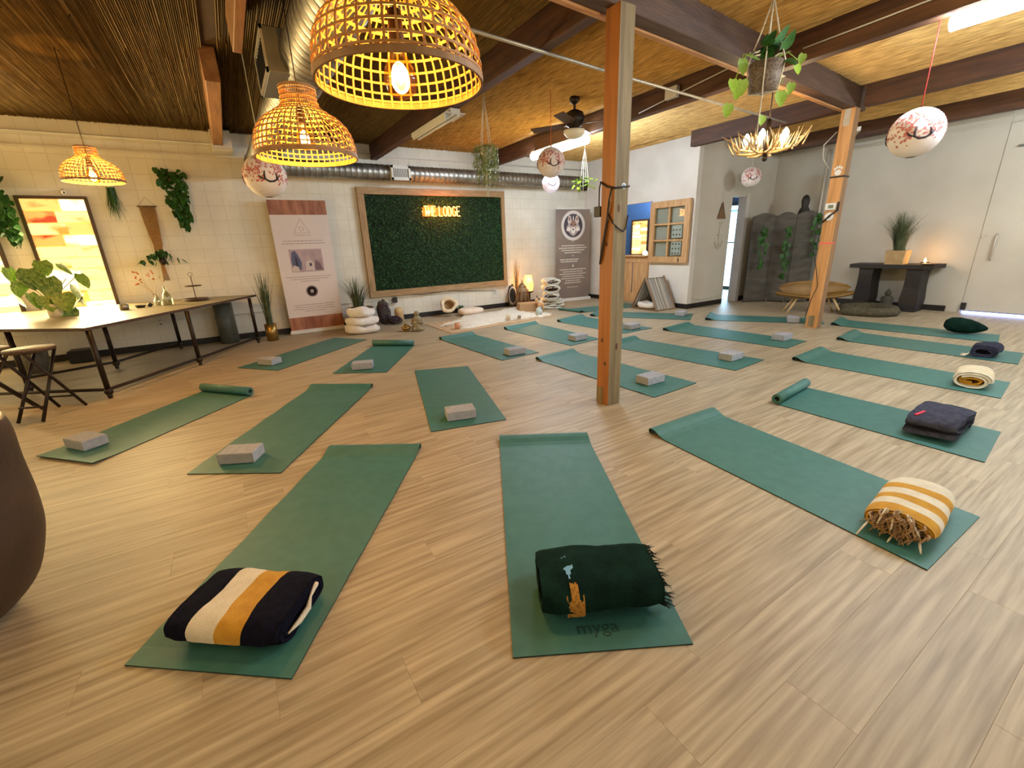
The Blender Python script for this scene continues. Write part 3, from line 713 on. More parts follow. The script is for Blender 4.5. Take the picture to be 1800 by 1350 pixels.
for i in range(12): fr.tube([(-.11, -.16+i*.010, .03), (-.13, -.18+i*.01, .012), (-.15-.01*(i % 3), -.18+i*.012, .006)], .004, 4)
part('fringe', fr, m_cream, t, label='cream fringe', stuff=True)
bo = MB()
Mx = tr(0, 0, .095)
pr_ = [(0, -.20), (.05, -.195), (.085, -.15), (.098, -.07), (.09, .04), (.07, .11), (.045, .17), (.02, .21), (0, .22)]
bo.lathe(pr_, 22, M=Mx @ rot(y=PI/2), wob=.03)
tag(link('bolster', bo.mesh('bolster', m_green_wool), None, (7.86, 1.62, .012), (0, .12, math.radians(-62))), 'dark green tapered bolster on the farthest right mat', 'bolster')

# ---------------------------------------------------------------- plant wall board and neon
bd = thing('plant_wall_panel', 'large artificial green hedge panel in pale wood frame on back wall', 'wall panel', (0, YB-.007, 0))
x0, x1, z0, z1, fw = 2.09, 5.06, .47, 2.36, .115
fr_m = mat('pale_frame_wood', (150, 118, 80), (176, 144, 104), .65, scale=5, stretch=(1, 8, 8), bump=.2)
for (a, b, c, d) in ((x0, z0, x1, z0+fw), (x0, z1-fw, x1, z1)): part('frame_board', MB().bbox(a, -.07, b, c, 0, d, .004), fr_m, bd)
fr_v = mat('pale_frame_wood_upright', (150, 118, 80), (176, 144, 104), .65, scale=5, stretch=(8, 8, 1), bump=.2)
for (a, c) in ((x0, x0+fw), (x1-.08, x1)): part('frame_board', MB().bbox(a, -.068, z0+fw, c, 0, z1-fw, .004), fr_v, bd)
part('backing', MB().box(x0+.05, -.02, z0+.05, x1-.05, -.004, z1-.05), mat('deep_green_backing', (12, 34, 14), rough=.9), bd)
lv = MB(); r_ = random.Random(11)
for i in range(16000):
    x = r_.uniform(x0+fw, x1-.08); z = r_.uniform(z0+fw, z1-fw); y = -.022-r_.random()*.035; s = r_.uniform(.010, .018)
    d1 = Vector((r_.uniform(-1, 1), r_.uniform(-.8, .1), r_.uniform(-1, 1))).normalized()*s; d2 = Vector((r_.uniform(-1, 1), r_.uniform(-.6, .2), r_.uniform(-1, 1))).normalized()*s*.7
    c = Vector((x, y, z)); lv.add([c-d1, c+d2, c+d1, c-d2], [(0, 1, 2, 3)], r_.choice((0, 0, 0, 1, 2)))
part('hedge_leaves', lv, [mat('hedge_green', (20, 64, 26), rough=.6), mat('hedge_green_mid', (30, 84, 36), rough=.6), mat('hedge_green_light', (50, 104, 50), rough=.6)], bd, stuff=True)
ne = thing('neon_sign', 'glowing orange neon sign reading THE LODGE on the hedge panel', 'sign', (0, YB-.10, 0))
m_neon = mat('neon_tube', (255, 190, 90), rough=.5, emit=11, ecol=(255, 150, 56))
GL = {'T': [[(0,1),(1,1)],[(.5,1),(.5,0)]], 'H': [[(0,0),(0,1)],[(1,0),(1,1)],[(0,.5),(1,.5)]], 'E': [[(1,1),(0,1),(0,0),(1,0)],[(0,.5),(.8,.5)]],
      'L': [[(0,1),(0,0),(1,0)]], 'O': [[(.5+.5*math.sin(a*PI/8), .5+.5*math.cos(a*PI/8)) for a in range(17)]],
      'D': [[(0,0),(0,1),(.5,1),(.9,.78),(1,.5),(.9,.22),(.5,0),(0,0)]], 'G': [[(.95,.85),(.6,1),(.25,.93),(.03,.65),(.03,.35),(.25,.07),(.6,0),(.95,.12),(.97,.45),(.6,.45)]]}
adv = .082; cx = 3.275; hh = .17
for ch in 'THE LODGE':
    if ch == ' ': cx += .045; continue
    wl = .060 if ch not in 'OG' else .075
    mb = MB()
    for st in GL[ch]: mb.tube([(cx+px*wl, 0, 1.885+pz*hh) for px, pz in st], .0062, 8)
    part('letter', mb, m_neon, ne)
    cx += wl + .026
part('backing_plate', MB().box(3.24, .012, 1.86, 4.03, .016, 2.08), glass('acrylic_sheet', (240, 240, 240), .95), ne)
lamp('neon_glow', 'AREA', (3.63, YB-.24, 1.97), 3.5, (1, .26, .02), .7, .16, (math.radians(90), 0, 0))
lamp('neon_glow', 'POINT', (3.63, YB-.6, 2.05), 3, (1, .36, .05), .1)
# outlets and cable below board
def outlet(label, x, y, z, face='y'):
    t = thing('wall_outlet', label, 'outlet', (x, y, z))
    M = rot(z=0 if face == 'y' else -PI/2)
    part('cover_plate', MB().bbox(-.04, -.012, -.06, .04, 0, .06, .003, M=M), m_whitemetal, t)
    for s in (-.025, .025): part('socket', MB().box(-.012, -.014, s-.01, .012, -.012, s+.01, M=M), m_lampshade_grey, t)
outlet('white outlet under hedge panel left end', 2.48, YB-.007, .36); outlet('white outlet under hedge panel right end', 4.78, YB-.007, .35)
outlet('white outlet on the wall near the gold-potted grass', .18, YB-.007, .38); outlet('white outlet low on the left block wall under the table', -1.05, YB-.007, .40)
outlet('grey outlet on reception wall beside the wolf banner', XRW-.001, 8.0, .33, 'x')
solo('power_cord', MB().tube([(2.52, YB-.03, .40), (2.6, YB-.04, .50), (3.1, YB-.05, .44), (3.6, YB-.04, .47), (4.2, YB-.03, .42), (4.76, YB-.03, .37)], .005, 6), m_black, 'thin dark cord looping along under the hedge panel', 'cable')
solo('plug_adapter', MB().bbox(2.50, YB-.07, .34, 2.58, YB-.02, .44, .006), m_black, 'small dark plug adapter below the hedge panel at left', 'adapter')
solo('wall_raceway', MB().bbox(-3.3, YB-.03, .405, 2.2, YB-.007, .425, .004), m_whitemetal, 'thin painted raceway along the lower block wall', 'pipe')

# ---------------------------------------------------------------- banners
def text_lines(mb, rows, m, M, seed):
    r = random.Random(seed)
    for (z, wd, h) in rows:
        x = -wd/2
        while x < wd/2:
            l = min(r.uniform(.015, .055), wd/2-x); mb.box(x, -.001, z-h/2, x+l, 0, z+h/2, m, M); x += l+.009
t = thing('roll_up_banner', 'white roll-up banner with copper bands and a small crystal photograph', 'banner', (1.10, 8.18, 0))
part('banner_sheet', MB().box(-.43, -.004, .04, .43, 0, 2.13), mat('white_vinyl', (222, 208, 204), rough=.5), t)
mc = mat('copper_print', (124, 68, 48), (176, 116, 88), .45, scale=3, stretch=(3, 1, .6))
part('printed_band', MB().box(-.43, -.006, 1.90, .43, -.0045, 2.12), mc, t, label='copper print band')
part('printed_band', MB().box(-.43, -.006, .06, .43, -.0045, .27), mc, t, label='copper print band')
part('base_bar', MB().bbox(-.45, -.06, 0, .45, .06, .05, .008), m_whitemetal, t); part('top_bar', MB().box(-.43, -.012, 2.12, .43, .008, 2.145), m_whitemetal, t)
M0 = tr(0, -.0045, 0)
mb = MB(); text_lines(mb, [(1.50, .60, .008), (1.46, .66, .008), (.93, .70, .007), (.895, .60, .007), (.86, .30, .007), (.47, .66, .007), (.435, .60, .007), (.40, .66, .007), (.365, .34, .007)], 0, M0, 4)
part('printed_text', mb, mat('grey_brown_ink', (120, 100, 96), rough=.7), t, stuff=True)
mb = MB()
for a in range(3):
    p, q_ = [(0, 1.84), (-.12, 1.62), (.12, 1.62)][a], [(0, 1.84), (-.12, 1.62), (.12, 1.62)][(a+1) % 3]; mb.tube([(p[0], -.006, p[1]), (q_[0], -.006, q_[1])], .002, 4)
mb.lathe([(.03, 0), (.035, 0), (.035, .001), (.03, .001)], 20, M=tr(0, -.006, 1.69) @ rot(x=PI/2)); mb.box(-.13, -.006, 1.585, .13, -.005, 1.592)
part('printed_logo', mb, mat('grey_lavender_ink', (176, 160, 156), rough=.7), t, label='thin triangle logo')
ph = MB(); ph.box(-.25, -.006, 1.01, .25, -.0048, 1.37, 0)
ph.poly([(-.22, -.0065, 1.05), (-.10, -.0065, 1.05), (-.08, -.0065, 1.16), (-.12, -.0065, 1.28), (-.16, -.0065, 1.35), (-.21, -.0065, 1.33), (-.235, -.0065, 1.2)], 1)
ph.poly([(-.18, -.0068, 1.12), (-.13, -.0068, 1.1), (-.14, -.0068, 1.22), (-.17, -.0068, 1.28)], 2); ph.poly([(-.03, -.0065, 1.03), (.11, -.0065, 1.03), (.10, -.0065, 1.14), (.05, -.0065, 1.20), (-.02, -.0065, 1.17)], 3)
ph.poly([(.10, -.0064, 1.03), (.24, -.0064, 1.03), (.2, -.0064, 1.14), (.13, -.0064, 1.2)], 4); ph.poly([(-.24, -.0066, 1.02), (-.13, -.0066, 1.02), (-.14, -.0066, 1.09), (-.2, -.0066, 1.12), (-.24, -.0066, 1.08)], 3)
ph.poly([(.03, -.007, 1.1), (.07, -.007, 1.1), (.065, -.007, 1.15), (.035, -.007, 1.15)], 2)
part('printed_photograph', ph, [mat('photo_rose', (166, 138, 142), (190, 168, 170), .5, scale=4), mat('photo_violet', (86, 88, 120), rough=.5), mat('photo_dark', (52, 48, 72), rough=.5), mat('photo_pale', (206, 188, 184), rough=.5), mat('photo_mauve', (120, 92, 100), rough=.5)], t)
mb = MB()
for k in range(20):
    a = 2*PI*k/20; M1 = tr(0, -.0055, .69) @ rot(x=PI/2) @ rot(z=a); mb.add([(.03, -.012, 0), (.075, -.02, 0), (.10, 0, 0), (.075, .02, 0), (.03, .012, 0)], [(0, 1, 2, 3, 4)], 0, False, M1)
mb.lathe([(.008, 0), (.022, 0), (.022, .001), (.008, .001)], 20, M=tr(0, -.0058, .69) @ rot(x=PI/2))
part('printed_mandala', mb, mat('mauve_ink', (140, 116, 122), rough=.7), t)
# wolf banner
t = thing('roll_up_banner', 'grey-brown roll-up banner with round wolf emblem in the far corner', 'banner', (6.68, 8.02, 0), math.radians(-6))
part('banner_sheet', MB().box(-.45, -.004, .04, .45, 0, 2.02), mat('grey_taupe_vinyl', (118, 106, 100), (140, 122, 108), .6, scale=1.4), t)
part('base_bar', MB().bbox(-.47, -.06, 0, .47, .06, .07, .01), m_whitemetal, t); part('top_bar', MB().box(-.45, -.012, 2.01, .45, .008, 2.03), m_whitemetal, t)
mb = MB(); text_lines(mb, [(1.24, .62, .022), (1.19, .74, .022), (1.14, .62, .022), (1.09, .46, .022)], 0, M0, 1); text_lines(mb, [(.94, .50, .024), (.895, .46, .024)], 0, tr(-.1, -.0045, 0), 2)
text_lines(mb, [(.72, .72, .02), (.67, .54, .02), (.62, .72, .02), (.57, .56, .02), (.52, .64, .02), (.47, .40, .02), (.42, .46, .02), (.32, .3, .012)], 0, M0, 3); mb.poly([(-.03, -.0055, .78), (.03, -.0055, .78), (0, -.0055, .84)]); mb.ball((0, -.0045, 1.02), (.014, .001, .014), 8, 6); mb.ball((0, -.0045, 1.33), (.008, .001, .018), 8, 6)
part('printed_text', mb, mat('cream_ink', (214, 204, 190), rough=.7), t, stuff=True)
E0 = tr(0, -.0055, 1.665) @ rot(x=PI/2)
part('emblem_ring', MB().lathe([(.25, 0), (.315, 0), (.315, .0015), (.25, .0015)], 48, M=E0, sm=False), mat('white_ring_print', (214, 206, 202), rough=.6), t)
part('emblem_disc', MB().lathe([(0, 0), (.245, 0)], 40, M=E0, sm=False), mat('charcoal_print', (70, 62, 72), rough=.6), t)
wf = MB(); yy = -.0078
def sym(pts, m, dy=0):
    wf.poly([(x, yy-dy, 1.665+z) for x, z in pts], m); wf.poly([(-x, yy-dy, 1.665+z) for x, z in pts[::-1]], m)
sym([(0, .10), (.06, .11), (.12, .06), (.17, -.02), (.19, -.1), (.12, -.13), (.05, -.2), (0, -.22)], 0); sym([(.04, .1), (.07, .2), (.12, .22), (.15, .1), (.13, .04)], 1, .0003); sym([(.07, .11), (.085, .18), (.115, .19), (.125, .1)], 2, .0006)
sym([(0, .12), (.05, .10), (.07, .03), (.03, -.02), (0, -.03)], 2, .0004); sym([(0, -.03), (.04, -.03), (.06, -.10), (.03, -.16), (0, -.18)], 3, .0006); sym([(.035, .015), (.075, .035), (.085, .015), (.05, .0)], 4, .001); sym([(0, -.06), (.022, -.065), (.015, -.09), (0, -.1)], 4, .001)
sym([(.1, -.02), (.16, -.04), (.17, -.1), (.1, -.12), (.06, -.08)], 3, .0005); sym([(.0, .22), (.012, .17), (.012, .12), (0, .11)], 3, .0008)
part('wolf_emblem', wf, [mat('wolf_grey', (176, 160, 160), rough=.6), mat('wolf_pale', (214, 200, 190), rough=.6), mat('wolf_brown', (150, 112, 98), rough=.6), mat('wolf_white', (230, 222, 214), rough=.6), mat('wolf_dark', (46, 36, 58), rough=.6)], t)

# ---------------------------------------------------------------- salt-lit windows
m_frame_dark = mat('dark_window_frame', (70, 50, 32), rough=.5)
def salt_mat(name, c1, c2, e):
    return mat(name, c1, c2, .6, scale=3.2, stretch=(1, 1, 2.2), rnd=.02, emit=e, detail=5, lo=.50, hi=.66)
salts = [salt_mat('salt_tile_glow_a', (255, 232, 160), (240, 150, 66), 0.5), salt_mat('salt_tile_glow_b', (255, 206, 120), (204, 92, 40), .42), salt_mat('salt_tile_glow_c', (255, 246, 214), (255, 216, 130), .7), salt_mat('salt_tile_glow_d', (250, 176, 96), (190, 70, 40), .42)]
def salt_window(name, x0, x1, z0, z1, seed, label):
    t = thing(name, label, 'salt panel', ((x0+x1)/2, YB-.01, z0)); W = x1-x0; Hh = z1-z0; r = random.Random(seed)
    part('panel_frame', MB().bbox(-W/2-.035, -.06, -.03, -W/2, 0, Hh+.035, .003).bbox(W/2, -.06, -.03, W/2+.03, 0, Hh+.035, .003).bbox(-W/2, -.06, -.03, W/2, 0, 0, .003).bbox(-W/2, -.06, Hh, W/2, 0, Hh+.035, .003), m_frame_dark, t)
    part('light_box', MB().box(-W/2, -.018, 0, W/2, 0, Hh), mat('salt_backlight', (255, 190, 90), rough=.6, emit=.4, ecol=(255, 176, 80)), t)
    n = 10; h = Hh/n
    for j in range(n):
        cut = [-W/2, -W/2+W*(.5+(.1 if j % 2 else -.02)+r.uniform(-.03, .03)), W/2]
        if r.random() < .2: cut = [-W/2, W/2]
        for i in range(len(cut)-1):
            part('salt_tile', MB().bbox(cut[i]+.004, -.045-r.random()*.008, j*h+.004, cut[i+1]-.004, -.018, (j+1)*h-.004, .006), r.choice([salts[0], salts[0], salts[1], salts[2], salts[2], salts[3]]), t)
    return t
salt_window('salt_tile_panel', -2.09, -1.47, .64, 2.10, 5, 'glowing salt tile panel on the left wall with the leafy plant before it')
salt_window('salt_tile_panel', -3.05, -2.43, .64, 2.10, 8, 'glowing salt tile panel cut off by the left edge of frame')
lamp('salt_glow', 'AREA', (-1.78, YB-.12, 1.37), 75, (1, .79, .38), .6, 1.4, (math.radians(-90), 0, 0))
lamp('salt_glow', 'AREA', (-2.74, YB-.12, 1.37), 40, (1, .79, .38), .6, 1.4, (math.radians(-90), 0, 0))
t = thing('security_camera', 'tiny white security camera above the salt tile panel', 'camera', (-1.65, YB-.007, 2.19))
part('camera_body', MB().tube([(0, 0, 0), (0, -.05, 0)], .02, 10).tube([(0, -.05, .01), (.02, -.12, -.02)], .025, 12), m_whitemetal, t); part('lens', MB().ball((.021, -.125, -.022), .012), m_black, t)

# ---------------------------------------------------------------- plants
def leaf_mesh(name, m, wide=.75, heart=True):
    pts = [(0, 0), (-.30*wide, .02 if not heart else -.08), (-.48*wide, .18), (-.46*wide, .42), (-.28*wide, .72), (0, 1.0)]
    vs = [(0, 0, 0), (0, .35, .05), (0, .7, .03), (0, 1, -.06)]
    L_ = [(-.30*wide, -.08 if heart else .05, -.02), (-.5*wide, .2, -.05), (-.46*wide, .45, -.06), (-.27*wide, .75, -.05)]
    vs += L_ + [(-x, y, z) for x, y, z in L_]
    fs = [(0, 1, 5, 4), (1, 2, 6, 5), (2, 3, 7, 6), (0, 8, 9, 1), (1, 9, 10, 2), (2, 10, 11, 3)]
    mb = MB(); mb.add(vs, fs, 0, True); return mb.mesh(name, m)
lf = leaf_mesh('leaf', m_leaf); lf_l = leaf_mesh('leaf', m_leaf_lime, .8); lf_m = leaf_mesh('leaf', m_leaf_mon, .95)
def put_leaf(parent, me, p, s, az, tilt, roll=0):
    o = link('leaf', me, parent, p, (tilt, roll, az)); o.scale = (s, s, s); return o
def grass(mb, n, h, spread, r0, seed, lean=.0, w_=.004):
    r = random.Random(seed)
    for i in range(n):
        a = r.uniform(0, 2*PI); b = r.uniform(.55, 1)*h; k = r.random()**1.3*spread; x = r.uniform(0, r0)*math.cos(a); y = r.uniform(0, r0)*math.sin(a)
        dx, dy = math.cos(a), math.sin(a); nx, ny = -dy, dx; vs = []
        for j in range(5):
            t_ = j/4; px = x+dx*k*t_**2*b + lean*t_*b; py = y+dy*k*t_**2*b; pz = b*t_*(1-.25*k*t_); ww = w_*(1-t_*.85)
            vs += [(px-nx*ww, py-ny*ww, pz), (px+nx*ww, py+ny*ww, pz)]
        mb.add(vs, [(2*j, 2*j+1, 2*j+3, 2*j+2) for j in range(4)], 0, True)
    return mb
def pot(prof, n=20): return MB().lathe(prof, n)
def cylpot(r, h, th=.008): return [(0, 0), (r*.92, 0), (r, h), (r-th, h), (r-th*1.5, h*.85), (0, h*.85)]
# gold-potted grass at table end
t = thing('potted_grass', 'tall grass plant in a brass-coloured pot beside the table end', 'plant', (.36, 7.86, 0))
part('pot', pot(cylpot(.09, .26)), m_brass, t); part('foliage', grass(MB(), 170, .9, .24, .05, 3, 0, .006), m_grass, t, (0, 0, .2), stuff=True)
t = thing('potted_grass', 'wide grass plant in brown bowl behind the white cushion stack', 'plant', (1.80, 7.97, 0))
part('pot', pot([(0, 0), (.13, 0), (.2, .30), (.23, .36), (.2, .36), (.17, .33), (0, .33)]), mat('brown_planter', (104, 72, 46), (124, 88, 58), .6, scale=9), t)
part('foliage', grass(MB(), 200, .62, .7, .10, 4, 0, .006), m_grass, t, (-.03, 0, .32), stuff=True)
t = thing('dried_grass', 'bundle of dry brown stems standing behind the metal lantern', 'plant', (5.22, 8.16, 0))
part('pot', pot(cylpot(.07, .3)), m_terr, t); part('stems', grass(MB(), 90, .85, .2, .04, 5, 0, .004), m_straw, t, (0, 0, .25), stuff=True)
t = thing('small_potted_fern', 'small leafy green plant between bowl geode and pillow', 'plant', (3.86, 8.2, 0))
part('pot', pot(cylpot(.05, .07)), m_terr, t)
for k in range(14): put_leaf(t, lf, (0, 0, .07), .11, k*2.4, .5+.3*(k % 3)) 
# ivy on wall
def ivy(label, x, z, seed, n, dx, dz, size, flare=.16, ydep=.12, me=lf, group=None):
    t = thing('wall_ivy', label, 'plant', (x, YB-.06, z)); r = random.Random(seed)
    part('pot', MB().lathe([(0, -.02), (.05, -.02), (.07, .08), (.06, .08), (0, .06)], 14), m_terr, t, (0, -.05, 0))
    st = MB()
    for k in range(5): st.tube([(0, -.05, .08), (dx*.3+r.uniform(-.08, .08), -.08, -dz*.3), (dx*.7+r.uniform(-.06, .06), -.06, -dz*.7), (dx+r.uniform(-.03, .03), -.05, -dz)], .002, 4)
    part('stem', st, m_leaf, t, stuff=True)
    for i in range(n):
        f = r.random()**1.1; wd = flare*(1-.62*f) if f < .85 else .04
        p = (dx*f + r.uniform(-wd, wd), -.05-r.random()*ydep*(1-.6*f), .10-dz*f + r.uniform(-.04, .04))
        put_leaf(t, me, p, size*r.uniform(.7, 1.15), r.uniform(-.8, .8), -PI/2-r.uniform(.1, .9), r.uniform(-.5, .5))
    return t
ivy('trailing ivy hanging from wall pot left of the white banner', -.47, 2.38, 1, 190, .04, .72, .095)
ivy('dark trailing greenery at left edge above the salt panels', -2.32, 2.28, 2, 190, .10, .78, .10, .17)
t = thing('hanging_grass_pot', 'wispy green air plant hanging behind the small pendant lamp', 'plant', (-1.16, YB-.08, 1.75))
part('foliage', grass(MB(), 90, .5, .35, .05, 6, -.05, .006), m_leaf, t, (0, 0, .55), (PI, 0, 0), stuff=True)
part('pot', MB().lathe([(0, .5), (.05, .5), (.06, .58), (0, .58)], 14), m_rope, t)
# macrame plant holder
t = thing('macrame_plant_hanger', 'tan macrame wall hanger holding a small ivy pot', 'plant hanger', (-.83, YB-.03, 1.0))
mb = MB()
for k in range(13):
    f = k/12-.5; mb.tube([(f*.17, 0, 1.02), (f*.15, -.005, .8), (f*.10+.01, -.02, .5), (f*.08, -.05, .42)], .0055, 5)
part('cords', mb, mat('tan_macrame', (158, 116, 66), (176, 134, 84), .9, scale=40), t, stuff=True)
part('rod', MB().tube([(-.11, 0, 1.02), (.11, 0, 1.02)], .007, 8).tube([(-.1, 0, 1.02), (0, 0, 1.14), (.1, 0, 1.02)], .002, 4), m_dwood, t)
mb = MB()
for k in range(7): mb.tube([((k-3)*.004, -.03, .26), ((k-3)*.012, -.01, 0)], .004, 5)
part('tail', mb, mat('tan_macrame', (158, 116, 66)), t, stuff=True)
t2 = thing('potted_ivy', 'small ivy in round dark pot hanging in the macrame holder', 'plant', (-.81, YB-.12, 1.24))
part('pot', MB().ball((0, 0, .04), (.045, .045, .06), 14, 9), m_dmetal, t2)
r_ = random.Random(9)
for i in range(44):
    a = r_.uniform(0, 2*PI); rr_ = r_.random(); put_leaf(t2, lf, (rr_*.24*math.cos(a), rr_*.07*math.sin(a)-.02, .16-.14*rr_**2+r_.uniform(-.02, .04)), r_.uniform(.06, .09), r_.uniform(-1.4, 1.4), -PI/2-r_.uniform(0, 1))
# hanging pots (macrame)
def hang_pot(label, x, y, zp, rp, hp, ztop, pm_, leafspec, seed, tail=.0, cordm=None, strands=4):
    t = thing('hanging_planter', label, 'plant', (x, y, zp)); r = random.Random(seed); cm = cordm or m_rope
    part('pot', MB().lathe([(0, 0), (rp*.8, 0), (rp, hp), (rp*.9, hp), (rp*.85, hp*.85), (0, hp*.85)], 22), pm_, t)
    mb = MB(); zt = ztop-zp
    for k in range(strands):
        a = 2*PI*k/strands+.5; c, s = math.cos(a), math.sin(a)
        mb.tube([(0, 0, -.02), (rp*.85*c, rp*.85*s, -.005), (rp*1.06*c, rp*1.06*s, hp), (rp*.5*c, rp*.5*s, hp+(zt-hp)*.5), (.004*c, .004*s, min(zt, hp+.55))], .004 if rp < .12 else .006, 5)
    if zt > hp+.55: mb.tube([(0, 0, hp+.55), (0, 0, zt)], .006, 5)
    if tail:
        for k in range(5): mb.tube([(0, 0, -.01), ((k-2)*.006, .003*k, -tail)], .005, 5)
    part('macrame_cord', mb, cm, t, stuff=True)
    return t, r
t, r_ = hang_pot('slim hanging planter with feathery drooping fern near the hedge panel top', 2.92, 5.16, 2.32, .075, .13, CZ, m_rope, None, 1, tail=.42)
mb = MB()
for i in range(60):
    a = r_.uniform(0, 2*PI); k = r_.uniform(.05, .15); d = r_.uniform(.2, .5); px, py = k*math.cos(a), k*math.sin(a)
    pts = [(px*.4, py*.4, .13), (px*.9, py*.9, .17), (px, py, .02), (px*1.05, py*1.05, .13-d)]
    mb.tube(pts, .0016, 3)
    for j in range(14):
        z = .15-d*j/14; mb.add([(px, py, z), (px+r_.uniform(-.045, .045), py+r_.uniform(-.045, .045), z-.035), (px+.012, py+.006, z-.012)], [(0, 1, 2)])
part('foliage', mb, mat('feathery_green', (112, 128, 62), (150, 160, 92), .6, scale=9), t, stuff=True)
t, r_ = hang_pot('small hanging pot of bright lime foliage left of the central post', 5.60, 6.42, 2.18, .07, .12, CZ, m_dmetal, None, 2)
for i in range(40):
    a = r_.uniform(0, 2*PI); k = r_.uniform(.02, .2); put_leaf(t, lf_l, (k*math.cos(a), k*math.sin(a), .2-.5*k+r_.uniform(-.08, .06)), r_.uniform(.07, .11), r_.uniform(0, 6.28), r_.uniform(-1, 1))
t, r_ = hang_pot('large macrame hanging pot with heart-leaved trailing vine above the chandelier', 3.95, 2.36, 2.43, .125, .20, CZ, mat('speckled_clay_pot', (84, 68, 54), (124, 106, 88), .7, scale=60, lo=.4, hi=.6), None, 3, tail=.30, strands=4)
for i in range(26):
    a = r_.uniform(0, 2*PI); k = r_.uniform(.02, .16); put_leaf(t, lf, (k*math.cos(a), k*math.sin(a), .22+r_.uniform(-.02, .10)), r_.uniform(.09, .14), r_.uniform(0, 6.28), r_.uniform(-.9, .9))
RX, RY = math.cos(-YAW), math.sin(-YAW)
for (sx, sz, s) in ((-.24, .16, .12), (-.30, .03, .11), (-.22, .02, .12), (-.25, -.03, .09), (-.31, -.14, .11), (.20, .13, .08), (.18, .0, .09), (.10, -.07, .12), (-.02, -.22, .08), (.24, .20, .08)):
    put_leaf(t, lf_l, (sx*RX, sx*RY-.05, sz+s*.5), s, -YAW+r_.uniform(-.3, .3), -PI/2-r_.uniform(.0, .25), r_.uniform(-.3, .3))
mb = MB()
for e in ((-.24, .16), (-.28, .03), (-.31, -.1), (.2, .14), (.1, -.02)): mb.tube([(0, 0, .2), (e[0]*.7*RX, e[0]*.7*RY-.03, .26), (e[0]*RX, e[0]*RY-.05, e[1]+.06)], .003, 5)
part('vine_stem', mb, m_leaf_lime, t, stuff=True)
t = thing('hanging_dried_flowers', 'small bunch of dried orange flowers hanging from string by the central post', 'plant', (5.95, 6.15, 2.35))
mb = MB(); r_ = random.Random(2)
for i in range(26):
    p = (r_.uniform(-.06, .06), r_.uniform(-.06, .06), r_.uniform(-.12, .1)); mb.ball(p, .016, 6, 4); mb.tube([(0, 0, .12), p], .0015, 3)
part('flower_heads', mb, mat('dried_orange', (196, 128, 92), rough=.9), t, stuff=True); part('string', MB().tube([(0, 0, .1), (0, 0, CZ-2.35)], .002, 4), m_rope, t)

# ---------------------------------------------------------------- chandelier
ch = thing('antler_chandelier', 'glowing antler chandelier hanging below the large macrame pot', 'chandelier', (5.30, 3.05, 2.20))
m_ant = mat('antler', (190, 150, 96), (222, 188, 136), .5, scale=9)
r_ = random.Random(4)
for k in range(9):
    a = 2*PI*k/9 + .2; mb = MB(); c, s = math.cos(a), math.sin(a); n_, ss = -s, c; L_ = r_.uniform(.39, .47); z_ = r_.uniform(-.02, .03)
    P_ = lambda u, v, z: (c*u+n_*v, s*u+ss*v, z)
    main = [P_(.03, 0, z_), P_(.15, .02, z_-.01), P_(.28, .06, z_+.01), P_(.36, .05, z_+.10), P_(L_, .0, z_+.17)]
    mb.tube(main, [.014, .014, .012, .009, .003], 7)
    for (u, v, hz, dv) in ((.12, .02, .16, -.03), (.20, .04, .12, .04), (.27, .06, .17, .04), (.34, .05, .12, .07)):
        mb.tube([P_(u, v, z_+.01), P_(u+.02, v+dv*.6, z_+hz*.6), P_(u+.05, v+dv, z_+hz+.03)], [.009, .007, .002], 6)
    part('antler', mb, m_ant, ch)
part('stem', MB().tube([(0, 0, -.06), (0, 0, .32)], .022, 12).ball((0, 0, -.07), .028).tube([(0, 0, .3), (0, 0, CZ-2.2)], .007, 6), m_dmetal, ch)
for k in range(5):
    a = 2*PI*k/5+.9; c, s = math.cos(a)*.2, math.sin(a)*.2
    part('candle_sleeve', MB().tube([(c, s, .0), (c, s, .09)], .013, 10), m_cream, ch)
    part('candle_bulb', MB().lathe([(.0, .09), (.014, .095), (.034, .13), (.030, .165), (.006, .20), (0, .202)], 14, c=(c, s, 0)), m_bulb_w, ch)
    if k % 2 == 0:
        l = lamp('chandelier_glow', 'POINT', (c, s, .13), 15, (1, .8, .52), .03); l.parent = ch

